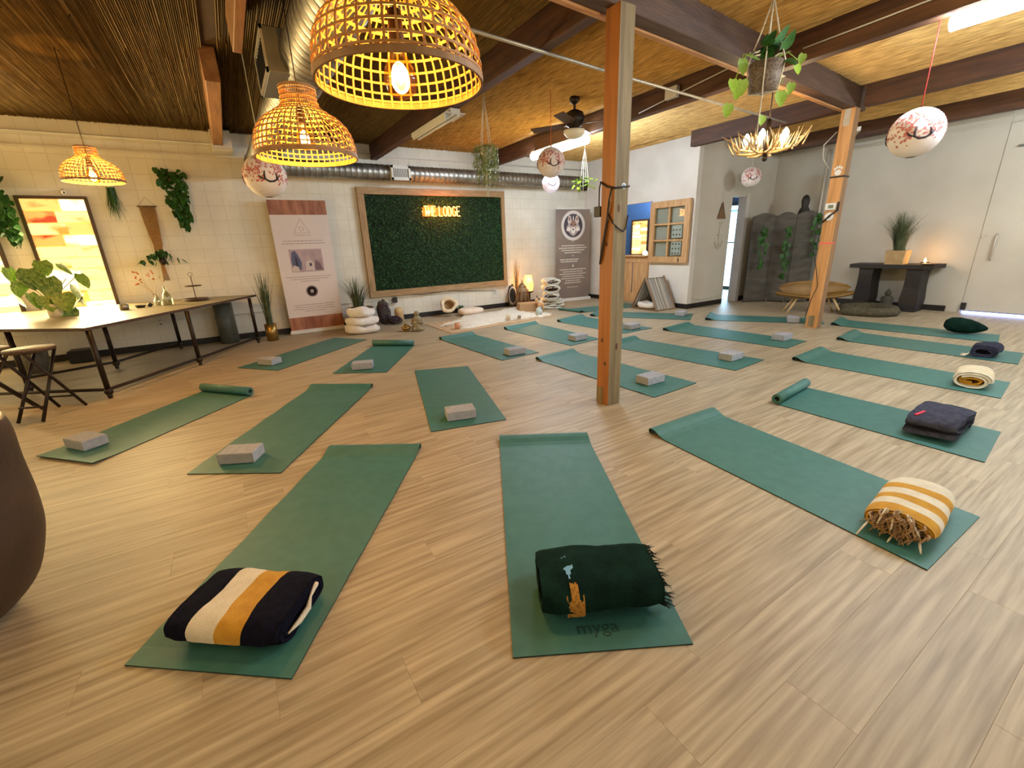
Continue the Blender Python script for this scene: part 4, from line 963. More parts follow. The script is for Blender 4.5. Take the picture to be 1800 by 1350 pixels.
# ---------------------------------------------------------------- paper lanterns
def lantern(label, x, y, z, D, on=False, cordm=None, sq=1.0):
    t = thing('paper_lantern', label, 'paper lantern', (x, y, z)); R = D/2
    mb = MB()
    for i in range(1):
        pr2 = []
        for k in range(41):
            a = PI*(.06+.88*k/40); rr_ = R*math.sin(a)*(1+.012*math.sin(k*PI)); pr2.append((rr_*(1.006 if k % 2 else .994), -R*sq*math.cos(a)))
        mb.lathe(pr2, 32)
    part('paper_globe', mb, m_paper_on if on else m_paper, t)
    if True:
        bl = MB(); br_ = MB(); r = random.Random(int(D*1000)+int(x*10)); az0 = math.atan2(-y, -x)+.1
        def dirv(az, el): return Vector((math.cos(el)*math.cos(az), math.cos(el)*math.sin(az), math.sin(el)))
        def sp(az, el, rr2, n=5):
            c = dirv(az, el); u = c.cross(Vector((0, 0, 1))).normalized(); v = u.cross(c)
            pts = [(c + u*math.cos(q*2*PI/n)*rr2 + v*math.sin(q*2*PI/n)*rr2).normalized()*R*1.012 for q in range(n)]
            bl.poly([(p.x, p.y, p.z*sq) for p in pts], 0)
        for b0 in (0, 2.1, 4.2):
            for g in range(75):      # left cluster of blossom
                sp(az0+b0-.55+r.gauss(0, .26), .12+r.gauss(0, .28), r.uniform(.03, .07))
            for g in range(75):      # right cluster
                sp(az0+b0+.52+r.gauss(0, .22), .12+r.gauss(0, .30), r.uniform(.03, .06))
            for g in range(26): sp(az0+b0-.15+r.gauss(0, .2), .62+r.gauss(0, .1), r.uniform(.03, .06))
            for ln in ([(-.10, .12), (-.14, -.08), (-.12, -.26), (.05, -.36), (.28, -.34), (.46, -.22), (.58, -.02)], [(.40, -.26), (.42, -.08), (.36, .05)], [(-.12, -.26), (-.30, -.20), (-.42, -.05)]):
                pts = [dirv(az0+b0+a_, e_)*R*1.008 for a_, e_ in ln]
                br_.tube([(p.x, p.y, p.z*sq) for p in pts], [R*.02]+[R*.045]*(len(pts)-2)+[R*.015], 4)
        part('blossom_print', bl, m_blossom, t, stuff=True)
        part('branch_print', br_, m_branch, t, stuff=True)
    part('hanging_cord', MB().tube([(0, 0, R*sq*.95), (0, 0, CZ-z)], .004, 5), cordm or m_rope, t)
    part('wire_ring', MB().lathe([(R*.17, -.004), (R*.19, 0), (R*.17, .004)], 18, c=(0, 0, R*sq*.97)), m_dmetal, t)
    return t
lantern('white blossom-print paper lantern on a red cord at upper right', 4.90, 1.60, 2.06, .36, False, m_red)
lantern('blossom-print paper lantern partly behind the medium rattan lamp', .43, 4.85, 1.995, .36)
lantern('blossom-print paper lantern in front of the ceiling fan tube light', 3.60, 4.75, 2.265, .34, False, mat('orange_cord', (196, 100, 60), rough=.8))
lantern('small glowing paper lantern just below the one by the fan', 4.92, 6.50, 2.29, .30, True)
lantern('small far paper lantern above the hallway doorway', 8.30, 4.98, 2.32, .34)

# ---------------------------------------------------------------- long table, things on it
TZ = .72
tb = thing('long_table', 'long angular high table with worn top and dark pipe legs on casters', 'table', (0, 0, 0))
top = [(-1.28, 5.60), (.26, 8.00), (-.30, 8.24), (-2.35, 8.24), (-3.1, 8.1), (-3.1, 6.9), (-2.15, 6.33)]
mb = MB(); mb.prism(top, TZ-.03, TZ, 0); mb.m = [1, 0] + [1]*(len(mb.f)-2)
part('tabletop', mb, [m_tabletop, m_dwood], tb)
def pipe_leg(x, y, xt, yt):
    l = part('leg', MB().tube([(x, y, .07), (xt, yt, TZ-.03)], .024, 10).ball((x, y, .07), .038, 12, 8), m_dmetal, tb)
    part('caster', MB().tube([(x-.015, y, .032), (x+.015, y, .032)], .032, 14).box(x-.02, y-.012, .03, x+.02, y+.012, .075), m_dmetal, l)
legs = [(-1.27, 5.66), (-.56, 6.68), (.15, 7.78), (-1.46, 7.2), (-.86, 8.14), (-2.05, 6.45)]
for (x, y) in legs: pipe_leg(x, y, x, y)
for q_ in ([(-1.27, 5.66, .09), (-.56, 6.68, .09), (.15, 7.78, .09)], [(-2.2, 6.9, .09), (-1.46, 7.2, .09), (-.86, 8.14, .09)], [(-1.27, 5.66, .09), (-2.4, 6.35, .09)]): part('stretcher', MB().tube(q_, .016, 8), m_dmetal, tb)
def stool(label, x, y, a, h=.62):
    t = thing('folding_stool', label, 'stool', (x, y, 0), a, 'round folding stools')
    part('seat', MB().lathe([(0, h-.03), (.16, h-.03), (.17, h-.015), (.165, h), (0, h+.002)], 26), m_dwood, t)
    part('leg', MB().tube([(-.16, -.10, h-.03), (.20, -.12, .01)], .013, 8), m_dmetal, t); part('leg', MB().tube([(-.16, .10, h-.03), (.20, .12, .01)], .013, 8), m_dmetal, t)
    part('leg', MB().tube([(.14, -.08, h-.03), (-.22, -.10, .01)], .013, 8), m_dmetal, t); part('leg', MB().tube([(.14, .08, h-.03), (-.22, .10, .01)], .013, 8), m_dmetal, t)
    part('stretcher', MB().tube([(.13, -.118, .13), (.13, .118, .13)], .009, 6), m_dmetal, t); part('stretcher', MB().tube([(-.17, -.098, .13), (-.17, .098, .13)], .009, 6), m_dmetal, t)
stool('dark wooden folding stool with round seat at left edge', -1.98, 5.62, .5); stool('second round-seated folding stool, right of the edge one', -1.62, 5.38, 1.1)
# things on the table
t = thing('potted_monstera', 'broad-leaved green plant on table before the salt panel', 'plant', (-1.78, 7.05, TZ))
part('pot', pot(cylpot(.09, .15)), m_cream, t)
for (dx, z, s, az, tl) in ((-.10, .42, .24, .3, -1.3), (.02, .32, .26, -.2, -1.5), (-.2, .30, .2, .9, -1.1), (.22, .22, .24, -1.0, -1.4), (.10, .14, .22, .2, -1.9), (-.05, .12, .2, .5, -2.0), (.20, .05, .16, -.9, -2.2), (.10, -.02, .2, .1, -1.7), (-.16, .16, .2, 1.2, -1.8), (.02, .5, .18, 0, -1.2), (.28, .12, .16, -1.3, -2.2), (-.26, .44, .17, 1.1, -1.6), (.30, .34, .18, -.6, -1.2), (-.30, .16, .17, 1.5, -2.0), (.16, .46, .16, -.8, -.9)):
    put_leaf(t, lf_m, (dx, -.05, z+.12), s, az, tl)
mb = MB()
for k in range(8): mb.tube([(0, 0, .1), ((k-3.5)*.03, -.02, .3), ((k-3.5)*.07, -.05, .42)], .004, 5)
part('stem', mb, m_leaf, t, stuff=True)
t = thing('candle_cup', 'small metal candle cup on the long table', 'candle holder', (-1.22, 7.22, TZ)); part('cup', MB().lathe([(0, 0), (.045, 0), (.052, .07), (.046, .07), (.04, .01), (0, .01)], 18), m_steel, t)
t = thing('shallow_dish', 'low dark dish beside the candle cup on the table', 'dish', (-1.08, 7.36, TZ)); part('bowl', MB().lathe([(0, 0), (.04, 0), (.065, .03), (.06, .03), (.035, .006), (0, .006)], 18), m_dmetal, t)
solo('dark_trinket', MB().ball((0, 0, .025), (.03, .025, .025), 10, 7, nz=.4), m_black, 'small dark round trinket next to the dried flower vase', 'trinket', (-.98, 7.36, TZ))
t = thing('bud_vase', 'short glass vase with dried orange flowers on the table', 'vase', (-.90, 7.46, TZ)); part('vase', MB().lathe([(0, 0), (.04, 0), (.045, .06), (.03, .10), (.018, .12), (.02, .15), (.014, .15), (.01, .11), (.038, .05), (.03, .006), (0, .006)], 18), g_clear, t)
r_ = random.Random(21); mb = MB(); mf = MB()
for k in range(9):
    e = (r_.uniform(-.2, .02), r_.uniform(-.05, .05), r_.uniform(.22, .46)); mb.tube([(0, 0, .02), (e[0]*.3, e[1]*.3, .2), e], .0014, 4)
    for q in range(3): mf.ball((e[0]+r_.uniform(-.015, .015), e[1], e[2]+r_.uniform(-.02, .02)), .010, 6, 4)
part('stem', mb, m_straw, t, stuff=True); part('flower_heads', mf, mat('rust_flowers', (178, 100, 48), rough=.9), t, stuff=True)
t = thing('glass_bottle', 'taller clear glass bottle beside dried flower vase', 'bottle', (-.79, 7.42, TZ)); part('bottle', MB().lathe([(0, 0), (.055, 0), (.058, .10), (.045, .14), (.018, .18), (.016, .23), (.02, .24), (.013, .24), (.01, .18), (.05, .12), (.05, .008), (0, .008)], 20), g_clear, t)
part('stem', MB().tube([(0, 0, .02), (-.01, 0, .28), (-.02, 0, .36)], .0015, 4).ball((-.02, 0, .36), .01, 6, 4).ball((.01, 0, .31), .01, 6, 4), m_straw, t)
t = thing('tiered_tray', 'two-tier metal tray stand with ring handle on the table', 'tray', (-.50, 7.75, TZ))
part('lower_tray', MB().lathe([(0, .015), (.15, .015), (.155, .035), (.15, .035), (.145, .02), (0, .02)], 26), m_dwood, t); part('upper_tray', MB().lathe([(0, .20), (.10, .20), (.105, .215), (.1, .215), (0, .205)], 24), m_dwood, t)
part('handle_pole', MB().tube([(0, 0, 0), (0, 0, .34)], .005, 8).tube([(.025*math.cos(q*PI/6), 0, .365+.025*math.sin(q*PI/6)) for q in range(13)], .003, 6), m_dmetal, t)
# under and around table
solo('storage_drum', MB().lathe([(0, .0), (.13, .0), (.13, .62), (.0, .62)], 28).lathe([(.132, .2), (.136, .205), (.132, .21)], 28).lathe([(.132, .4), (.136, .405), (.132, .41)], 28), mat('blue_grey_metal', (84, 88, 82), (100, 104, 96), .5, scale=6), 'blue-grey cylindrical drum under the right end of the table', 'drum', (-.22, 8.16, 0))
solo('black_box', MB().bbox(-.13, -.1, 0, .13, .1, .17, .012).box(-.10, -.102, .05, .10, -.1, .13), m_black, 'small black box on floor against the wall under the table', 'box', (-1.95, 8.1, 0))
solo('waste_bin', MB().lathe([(0, 0), (.11, 0), (.14, .32), (.13, .32), (.1, .01), (0, .01)], 22), mat('grey_bin', (96, 92, 80), rough=.6), 'grey waste bin under table left of the black box', 'bin', (-2.3, 7.7, 0))
# foreground tub chair at left edge
t = thing('tub_chair', 'brown barrel-shaped tub chair cut off by left edge, pale piped rim', 'chair', (-1.235, 2.28, 0), -.25)
mt_tub = mat('brown_leather', (50, 34, 24), (66, 46, 32), .5, scale=5, bump=.2, bscale=60)
N_ = 40; mb = MB(); prof_t = [(.26, .04), (.33, .12), (.385, .28), (.40, .42), (.40, .58), (.405, .70), (.395, .765), (.37, .745), (.30, .55), (.30, .42)]
sp_ = []
for i in range(len(prof_t)-1):
    a, b = Vector(prof_t[i]+(0,)), Vector(prof_t[i+1]+(0,)); p, q = Vector(prof_t[max(i-1, 0)]+(0,)), Vector(prof_t[min(i+2, len(prof_t)-1)]+(0,))
    for k in range(5):
        u = k/5; c = .5*((2*a)+(b-p)*u+(2*p-5*a+4*b-q)*u*u+(3*a-p-3*b+q)*u**3); sp_.append((c.x, c.y))
mb.lathe(sp_+[prof_t[-1]], 72); part('shell', mb, mt_tub, t)
part('seat_cushion', MB().lathe([(0, .43), (.25, .43), (.295, .40), (.295, .34), (0, .34)], 32), mt_tub, t)
part('piping', MB().tube([(.383*math.cos(q*PI/20), .383*math.sin(q*PI/20), .768) for q in range(41)], .011, 8), mat('pale_piping', (196, 170, 128), rough=.45), t, label='pale rim piping')
for k in range(4): part('leg', MB().tube([(.2*math.cos(k*PI/2+.7), .2*math.sin(k*PI/2+.7), 0), (.19*math.cos(k*PI/2+.7), .19*math.sin(k*PI/2+.7), .06)], [.015, .02], 8), m_dwood, t)

# ---------------------------------------------------------------- objects in front of back wall
def cushion(mb, W, D, H, m=0, M=None, nz=.02, seed=0, e=.5):
    nu, nv = 28, 12; vs = []
    for i in range(nv+1):
        t_ = -PI/2+PI*i/nv
        for j in range(nu):
            a = 2*PI*j/nu; c, s = math.cos(a), math.sin(a); ct = abs(math.cos(t_))**e
            x = W/2*math.copysign(abs(c)**.7, c)*ct; y = D/2*math.copysign(abs(s)**.7, s)*ct; z = H/2*math.copysign(abs(math.sin(t_))**.8, math.sin(t_))
            q = noise.noise(Vector((x*6+seed, y*6, z*6)))*nz; vs.append((x*(1+q), y*(1+q), z+H/2+q*.5*(z > 0)))
    mb.add(vs, [(i*nu+j, i*nu+(j+1) % nu, (i+1)*nu+(j+1) % nu, (i+1)*nu+j) for i in range(nv) for j in range(nu)], m, True, M); return mb
m_fluff = mat('white_fleece', (226, 216, 206), (238, 230, 222), .95, scale=20, bump=.8, bscale=90, sheen=.3)
for k, (lb, s) in enumerate((('bottom white fleece floor cushion in the stack', .56), ('middle white fleece floor cushion in the stack', .54), ('top white fleece floor cushion in the stack, slightly dished', .50))):
    tag(link('floor_cushion', cushion(MB(), s, s*.8, .145, nz=.12, seed=k*5, e=.35).mesh('floor_cushion', m_fluff), None, (1.70, 7.50, k*.132), (0, .03*k, k*.5)), lb, 'cushion', 'white fleece cushions stacked')
m_amy = mat('amethyst', (66, 46, 66), (122, 98, 124), .35, scale=40, bump=1, bscale=90, lo=.4, hi=.6); m_rock = mat('geode_rock', (58, 52, 46), (84, 74, 64), .8, scale=12, bump=.8)
def geode(label, x, y, rz, h, wd, inner, tilt=0, name='geode'):
    t = thing(name, label, 'geode', (x, y, 0), rz)
    mb = MB(); mb.ball((0, 0, h*.5), (wd*.5, wd*.32, h*.5), 20, 14, nz=.25); part('rock_shell', mb, m_rock, t, rot=(tilt, 0, 0))
    r = random.Random(int(x*100)); mi = MB()
    for i in range(120):
        a = r.uniform(0, 2*PI); q = r.random()**.5; px = q*math.cos(a)*wd*.36; pz = h*.5+q*math.sin(a)*h*.4; s = r.uniform(.012, .028)
        mi.tube([(px, -wd*.26, pz), (px+r.uniform(-.01, .01), -wd*.33-s*.4, pz+r.uniform(-.01, .01))], [s*.5, .001], 5, cap=False, sm=False)
    part('crystals', mi, inner, t, rot=(tilt, 0, 0), stuff=True); return t
geode('tall dark purple amethyst geode leaning beside the cushion stack', 2.24, 8.06, -.1, .43, .24, m_amy, -.12)
geode('low purple crystal cluster at the foot of the tall amethyst', 2.38, 7.88, -.3, .15, .26, m_amy, -.5, 'crystal_cluster')
solo('crystal_egg_lamp', MB().lathe([(0, 0), (.07, 0), (.085, .05), (.075, .13), (.085, .2), (.07, .26), (.03, .28), (0, .28)], 18, wob=.05), mat('pinkish_selenite', (190, 150, 110), (206, 186, 130), .5, scale=8), 'small pink and cream stone figure right of the amethyst', 'ornament', (2.50, 8.02, 0))
t = thing('bowl_geode', 'dark round geode bowl tilted open with cream crystal inside', 'geode', (3.52, 8.02, 0), -.45)
part('rock_shell', MB().lathe([(0, -.02), (.10, .0), (.15, .05), (.17, .12), (.15, .15)], 26, M=tr(0, .06, .17) @ rot(x=math.radians(62)), wob=.05), m_rock, t)
part('cream_rim', MB().lathe([(.165, .145), (.15, .165), (.10, .15), (.095, .10)], 26, M=tr(0, .06, .17) @ rot(x=math.radians(62)), wob=.07), mat('cream_quartz', (222, 200, 166), (236, 220, 190), .6, scale=14, bump=.5), t)
part('crystals', MB().lathe([(.10, .12), (.06, .06), (0, .04)], 20, M=tr(0, .06, .17) @ rot(x=math.radians(62)), wob=.1), mat('brown_crystal', (122, 88, 50), (170, 134, 86), .4, scale=50, bump=1, bscale=90), t)
# monk statue, brass pot
m_stone = mat('pale_stone', (126, 112, 88), (158, 144, 116), .8, scale=14, bump=.5)
t = thing('kneeling_statue', 'small weathered stone figure kneeling with clasped hands near the cork mat', 'statue', (2.47, 6.98, 0), -.4)
mb = MB(); mb.lathe([(0, 0), (.10, 0), (.105, .05), (.085, .10), (.07, .17), (.075, .20), (.05, .235), (.025, .25), (0, .25)], 18, wob=.08); part('body', mb, m_stone, t)
part('head', MB().ball((0, -.01, .285), (.042, .044, .048), 16, 10).ball((0, -.052, .28), (.007, .008, .009), 6, 5).ball((-.042, 0, .285), (.006, .01, .014), 6, 5).ball((.042, 0, .285), (.006, .01, .014), 6, 5), m_stone, t)
part('sleeve', MB().tube([(-.07, 0, .20), (-.08, -.05, .14), (-.01, -.08, .15)], [.025, .028, .015], 8).tube([(.07, 0, .20), (.08, -.05, .14), (.01, -.08, .15)], [.025, .028, .015], 8), m_stone, t)
part('knee', MB().ball((-.05, -.07, .035), (.04, .06, .035), 10, 7).ball((.05, -.07, .035), (.04, .06, .035), 10, 7), m_stone, t)
t = thing('brass_pot', 'small round brass incense pot on the floor left of the statue', 'pot', (2.29, 7.05, 0))
part('vessel', MB().lathe([(0, .0), (.04, 0), (.035, .012), (.075, .045), (.085, .065), (.07, .085), (.035, .09)], 22), m_brass, t); part('lid', MB().lathe([(.045, .088), (.04, .105), (.015, .12), (.01, .13), (.014, .14), (0, .148)], 18), m_brass, t)
# rugs
solo('cork_rug', MB().prism([(2.78, 7.50), (2.78, 6.32), (5.02, 6.52), (5.08, 7.62)], .001, .009), mat('tan_cork', (184, 152, 116), (202, 170, 134), .8, scale=9, bump=.2), 'thin tan rectangular rug before the hedge panel, under the cowhide', 'rug')
out = []; r_ = random.Random(31)
ctrl = [(2.85, 6.95), (3.12, 6.98), (3.20, 6.72), (3.05, 6.52), (3.35, 6.52), (3.8, 6.62), (4.2, 6.68), (4.55, 6.62), (4.95, 6.62), (5.1, 6.85), (4.86, 7.05), (4.95, 7.6), (5.15, 7.98), (4.85, 7.95), (4.5, 7.75), (4.1, 7.78), (3.7, 7.72), (3.5, 7.45), (3.2, 7.25), (2.98, 7.12)]
for i in range(len(ctrl)):
    a, b = Vector(ctrl[i]+(0,)), Vector(ctrl[(i+1) % len(ctrl)]+(0,)); p, q = Vector(ctrl[i-1]+(0,)), Vector(ctrl[(i+2) % len(ctrl)]+(0,))
    for k in range(6):
        u = k/6; c = .5*((2*a)+(b-p)*u+(2*p-5*a+4*b-q)*u*u+(3*a-p-3*b+q)*u**3); out.append((c.x+r_.uniform(-.012, .012), c.y+r_.uniform(-.012, .012)))
cen = (4.05, 7.15); mb = MB(); vs = [(cen[0], cen[1], .03)]; n = len(out)
for f, z in ((.5, .036), (.8, .03), (.95, .024), (1, .010)):
    for i, (x, y) in enumerate(out): vs.append((cen[0]+(x-cen[0])*f, cen[1]+(y-cen[1])*f, z+.010*noise.noise(Vector((x*9*f, y*9*f, f*3)))))
fs = [(0, 1+i, 1+(i+1) % n) for i in range(n)]
for k in range(3): fs += [(1+k*n+i, 1+(k+1)*n+i, 1+(k+1)*n+(i+1) % n, 1+k*n+(i+1) % n) for i in range(n)]
mb.add(vs, fs, 0, True); fur = []
hide = thing('cowhide_rug', 'irregular creamy white fur hide rug lying over the tan rug', 'rug', (0, 0, 0))
part('hide', mb, mat('cream_fur', (230, 220, 200), (242, 234, 218), .95, scale=16, bump=1, bscale=120, sheen=.3), hide)
fm = MB()
for i in range(5200):
    k = r_.randrange(n); f = r_.random()**.5; x = cen[0]+(out[k][0]-cen[0])*f+r_.uniform(-.02, .02); y = cen[1]+(out[k][1]-cen[1])*f+r_.uniform(-.02, .02); a = r_.uniform(0, 6.28); l = r_.uniform(.02, .045)
    fm.add([(x-.004, y, .02), (x+.004, y, .02), (x+l*math.cos(a), y+l*math.sin(a), .028+r_.random()*.02)], [(0, 1, 2)])
part('fur', fm, mat('cream_fur_hair', (234, 224, 204), (246, 238, 222), .9, scale=16), hide, stuff=True)
solo('white_pillow', cushion(MB(), .56, .32, .13, nz=.04, e=.45), mat('pale_pink_cotton', (226, 204, 184), (236, 218, 200), .9, scale=8, bump=.3), 'long cream pillow lying at the top of the fur rug', 'pillow', (3.92, 7.86, .02), .15)
def cup(label, x, y, m, r=.035, h=.07, z=.012): solo('small_cup', MB().lathe([(0, 0), (r*.8, 0), (r, h), (r*.85, h), (r*.7, .008), (0, .008)], 18), m, label, 'cup', (x, y, z))
cup('pinkish clay cup on the tan rug at its near left corner', 3.02, 6.60, mat('pink_clay', (206, 152, 120), rough=.7), .05, .10)
cup('white cup on the front edge of the fur rug', 4.07, 6.68, m_cream, .045, .09, .036); cup('small grey cup right of the white one on the rug edge', 4.27, 6.62, mat('grey_clay', (150, 134, 114), rough=.7), .035, .05, .036)
solo('quartz_point', MB().ball((0, 0, .07), (.075, .06, .07), 12, 8, nz=.5).tube([(0, 0, .08), (.02, 0, .17)], [.03, .002], 6, sm=False).tube([(-.03, 0, .06), (-.07, -.02, .12)], [.02, .002], 6, sm=False), mat('pale_blue_quartz', (170, 186, 184), (204, 214, 208), .4, scale=20), 'pale blue-grey quartz cluster on the right end of the fur rug', 'crystal', (4.80, 6.74, .02))
t = geode('slim upright dark agate geode on a white base right of hedge panel', 5.08, 8.14, -.35, .48, .19, m_rock, 0, 'agate_tower')
part('white_band', MB().lathe([(.075, 0), (.095, .004), (.075, .008)], 26, M=tr(0, -.058, .26) @ Matrix.Scale(2.1, 4, (0, 0, 1)) @ rot(x=PI/2)), mat('pale_agate', (196, 184, 168), rough=.4), t)
part('dark_core', MB().ball((0, -.062, .25), (.03, .012, .15), 12, 8), m_black, t)
# metal lantern, salt lamp on basket table
t = thing('metal_lantern', 'domed brass lantern standing before the glowing salt lamp', 'lantern', (5.18, 7.88, 0))
m_tin = mat('antique_tin', (132, 106, 78), (160, 132, 100), .5, metal=.4, scale=14, bump=.3)
part('lantern_base', MB().lathe([(0, 0), (.13, 0), (.13, .03), (.12, .04), (0, .04)], 8, sm=False), m_tin, t)
for k in range(8): part('upright', MB().tube([(.12*math.cos(k*PI/4), .12*math.sin(k*PI/4), .04), (.12*math.cos(k*PI/4), .12*math.sin(k*PI/4), .36)], .008, 6), m_tin, t)
part('lantern_glass', MB().lathe([(.11, .04), (.11, .36)], 8, sm=False), glass('smoky_glass', (220, 200, 170), .8, .1), t)
part('dome', MB().lathe([(.14, .355), (.14, .375), (.10, .42), (.085, .45), (.09, .46), (.06, .50), (.03, .525), (.012, .54), (.016, .56), (.004, .60), (0, .60)], 16), m_tin, t)
t = thing('salt_lamp', 'glowing amber salt lamp on a dark stand behind the metal lantern', 'lamp', (5.50, 8.12, 0))
part('stand', MB().lathe([(0, 0), (.12, 0), (.1, .02), (.04, .05), (.04, .27), (.11, .30), (.11, .32), (0, .32)], 18), m_dwood, t)
part('salt_block', MB().lathe([(0, .32), (.085, .32), (.11, .42), (.10, .52), (.085, .60), (.08, .66), (0, .66)], 16, wob=.05), mat('salt_lamp_glow', (250, 140, 50), (255, 206, 120), .6, scale=6, emit=1.1, lo=.3, hi=.6), t)
lamp('salt_lamp_glow_light', 'POINT', (5.42, 7.92, .55), 5, (1, .5, .15), .08)
solo('wicker_box', MB().bbox(-.19, -.13, 0, .19, .13, .17, .015), mat('tan_wicker', (170, 132, 92), (192, 156, 116), .8, scale=60, stretch=(1, 1, 4), bump=.6, bscale=120), 'low tan wicker box in front of the metal lantern', 'box', (5.02, 7.48, 0), -.3)
t = thing('wood_animal_figure', 'small carved blond wood animal figure beside the blanket stack', 'figurine', (5.18, 7.22, 0), -.4)
m_bl = mat('blond_wood', (206, 160, 108), (226, 186, 138), .5, scale=9)
part('body', MB().ball((0, 0, .14), (.075, .04, .045), 14, 9).tube([(-.05, 0, .15), (-.075, 0, .22)], [.025, .018], 8), m_bl, t)
part('head', MB().ball((-.085, 0, .235), (.035, .025, .025), 12, 8).tube([(-.075, .015, .25), (-.07, .02, .28)], [.01, .002], 6).tube([(-.075, -.015, .25), (-.07, -.02, .28)], [.01, .002], 6), m_bl, t)
for (lx, ly) in ((-.05, -.02), (-.05, .02), (.05, -.02), (.05, .02)): part('leg', MB().tube([(lx, ly, .12), (lx*1.15, ly*1.3, 0)], [.014, .009], 7), m_bl, t)
part('tail', MB().tube([(.07, 0, .15), (.11, 0, .13), (.13, 0, .17)], [.01, .008, .003], 6), m_bl, t)
# blanket stack
m_wb = mat('white_quilt', (218, 216, 204), (230, 228, 218), .9, scale=20, bump=.5, bscale=90)
for k in range(4):
    tag(link('folded_quilt', cushion(MB(), .50, .42, .05, nz=.12, seed=k, e=.3).mesh('folded_quilt', m_wb), None, (5.62+.02*(k % 2), 7.46, k*.05), (.0, .03, -.5+.07*k)),
        ['bottom thin white folded quilt in the stack by the wolf banner', 'second thin white folded quilt from the floor in the stack', 'third thin white folded quilt from the floor in the stack', 'fourth white folded quilt, just under the rolled ones'][k], 'blanket', 'white quilts stacked by the banner')
m_pat = mat('patterned_lining', (70, 52, 50), (206, 190, 176), .9, scale=34, lo=.48, hi=.52)
for k, (z, lb, wv, hv) in enumerate(((.20, 'lowest of the white quilt rolls on the stack', .34, .14), (.33, 'middle white quilt roll showing dark patterned lining', .36, .17), (.49, 'topmost white quilt roll showing dark patterned lining', .32, .13))):
    t = thing('rolled_quilt', lb, 'blanket', (5.60, 7.44, z), -.62+.1*k)
    part('quilt_roll', blanket_mb(wv, hv, .50, 1.2, .022, lambda t_: 0, 14, .008, 40+k, 2.3), [m_wb], t, rot=(0, 0, 0))
    part('patterned_lining', blanket_mb(wv-.07, hv-.055, .47, 1.6, .018, lambda t_: 0, 10, .008, 50+k, 2.2), [m_pat], t, (0, 0, .027), label='dark patterned lining')
solo('triangle_flag_cushion', MB().add([(0, 0, 0), (.26, 0, 0), (.13, 0, .3), (.13, .12, .0)], [(0, 1, 2), (1, 3, 2), (3, 0, 2), (0, 3, 1)]), m_pat, 'small patterned cloth bundle leaning left of the quilt stack', 'cloth', (5.22, 7.62, .0), -.5)

# ---------------------------------------------------------------- reception door, sash, pet house
m_doorw = mat('blond_door_wood', (178, 136, 92), (200, 160, 114), .5, scale=5, stretch=(6, 6, .6), bump=.1)
d1 = thing('door_1', 'lower half of a blond wooden dutch door in the reception wall', 'door', (XRW-.02, 6.40, 0)); d1['kind'] = 'structure'
def leafdoor(t, y0, y1, z0, z1, fw, panels, inset):
    for (a, b, c, d) in ((y0, z0, y0+fw, z1), (y1-fw, z0, y1, z1), (y0+fw, z0, y1-fw, z0+fw*1.6), (y0+fw, z1-fw, y1-fw, z1)):
        part('rail', MB().bbox(0, a, b, .045, c, d, .003), m_doorw, t)
    for (a, b, c, d) in panels: part('panel', MB().bbox(inset, a, b, .03, c, d, .008), m_doorw, t)
leafdoor(d1, 0, .85, .02, .97, .12, [(.12, .2, .41, .86), (.44, .2, .73, .86)], .014)
part('shelf', MB().bbox(-.06, 0, .97, .14, .85, 1.0, .006), m_doorw, d1)
w1 = thing('window_1', 'six-pane blond wooden door leaf folded open against the reception wall', 'window', (XRW-.025, 6.36, .86), 0); w1['kind'] = 'structure'
w1.rotation_euler[2] = math.radians(0)
W_, H_ = .92, 1.14; fwd = .12
def rail(a, b, c, d): part('sash_rail', MB().bbox(-.05, -c, b, 0, -a, d, .004), m_doorw, w1)
rail(0, 0, fwd, H_); rail(W_-fwd, 0, W_, H_); rail(fwd, 0, W_-fwd, fwd); rail(fwd, H_-fwd, W_-fwd, H_)
cxm = W_/2; rail(cxm-.018, fwd, cxm+.018, H_-fwd)
zs = [fwd+(H_-2*fwd)*k/3 for k in range(4)]
for k in (1, 2):
    rail(fwd, zs[k]-.018, cxm-.018, zs[k]+.018); rail(cxm+.018, zs[k]-.018, W_-fwd, zs[k]+.018)
for k in range(3):
    for (a, c) in ((fwd, cxm-.018), (cxm+.018, W_-fwd)):
        part('pane', MB().box(-.028, -c, zs[k]+.018 if k else zs[k], -.024, -a, zs[k+1]-.018 if k < 2 else zs[k+1]), g_pane, w1, rot=(0, 0, 0))
part('latch', MB().bbox(-.06, -W_+.17, .02, -.05, -W_+.19, .09, .003), m_black, w1)
part('paper_notice', MB().box(-.022, -.76, .15, -.020, -.53, .4), m_whitemetal, w1); part('paper_notice', MB().box(-.022, -.76, .46, -.020, -.53, .7), m_whitemetal, w1)
mb = MB()
for i in range(3):
    for j in range(6): mb.ball((-.0225, -.57-.07*i, .18+.085*j), (.0012, .016, .018), 8, 5)
part('notice_marks', mb, m_lampshade_grey, w1, stuff=True)
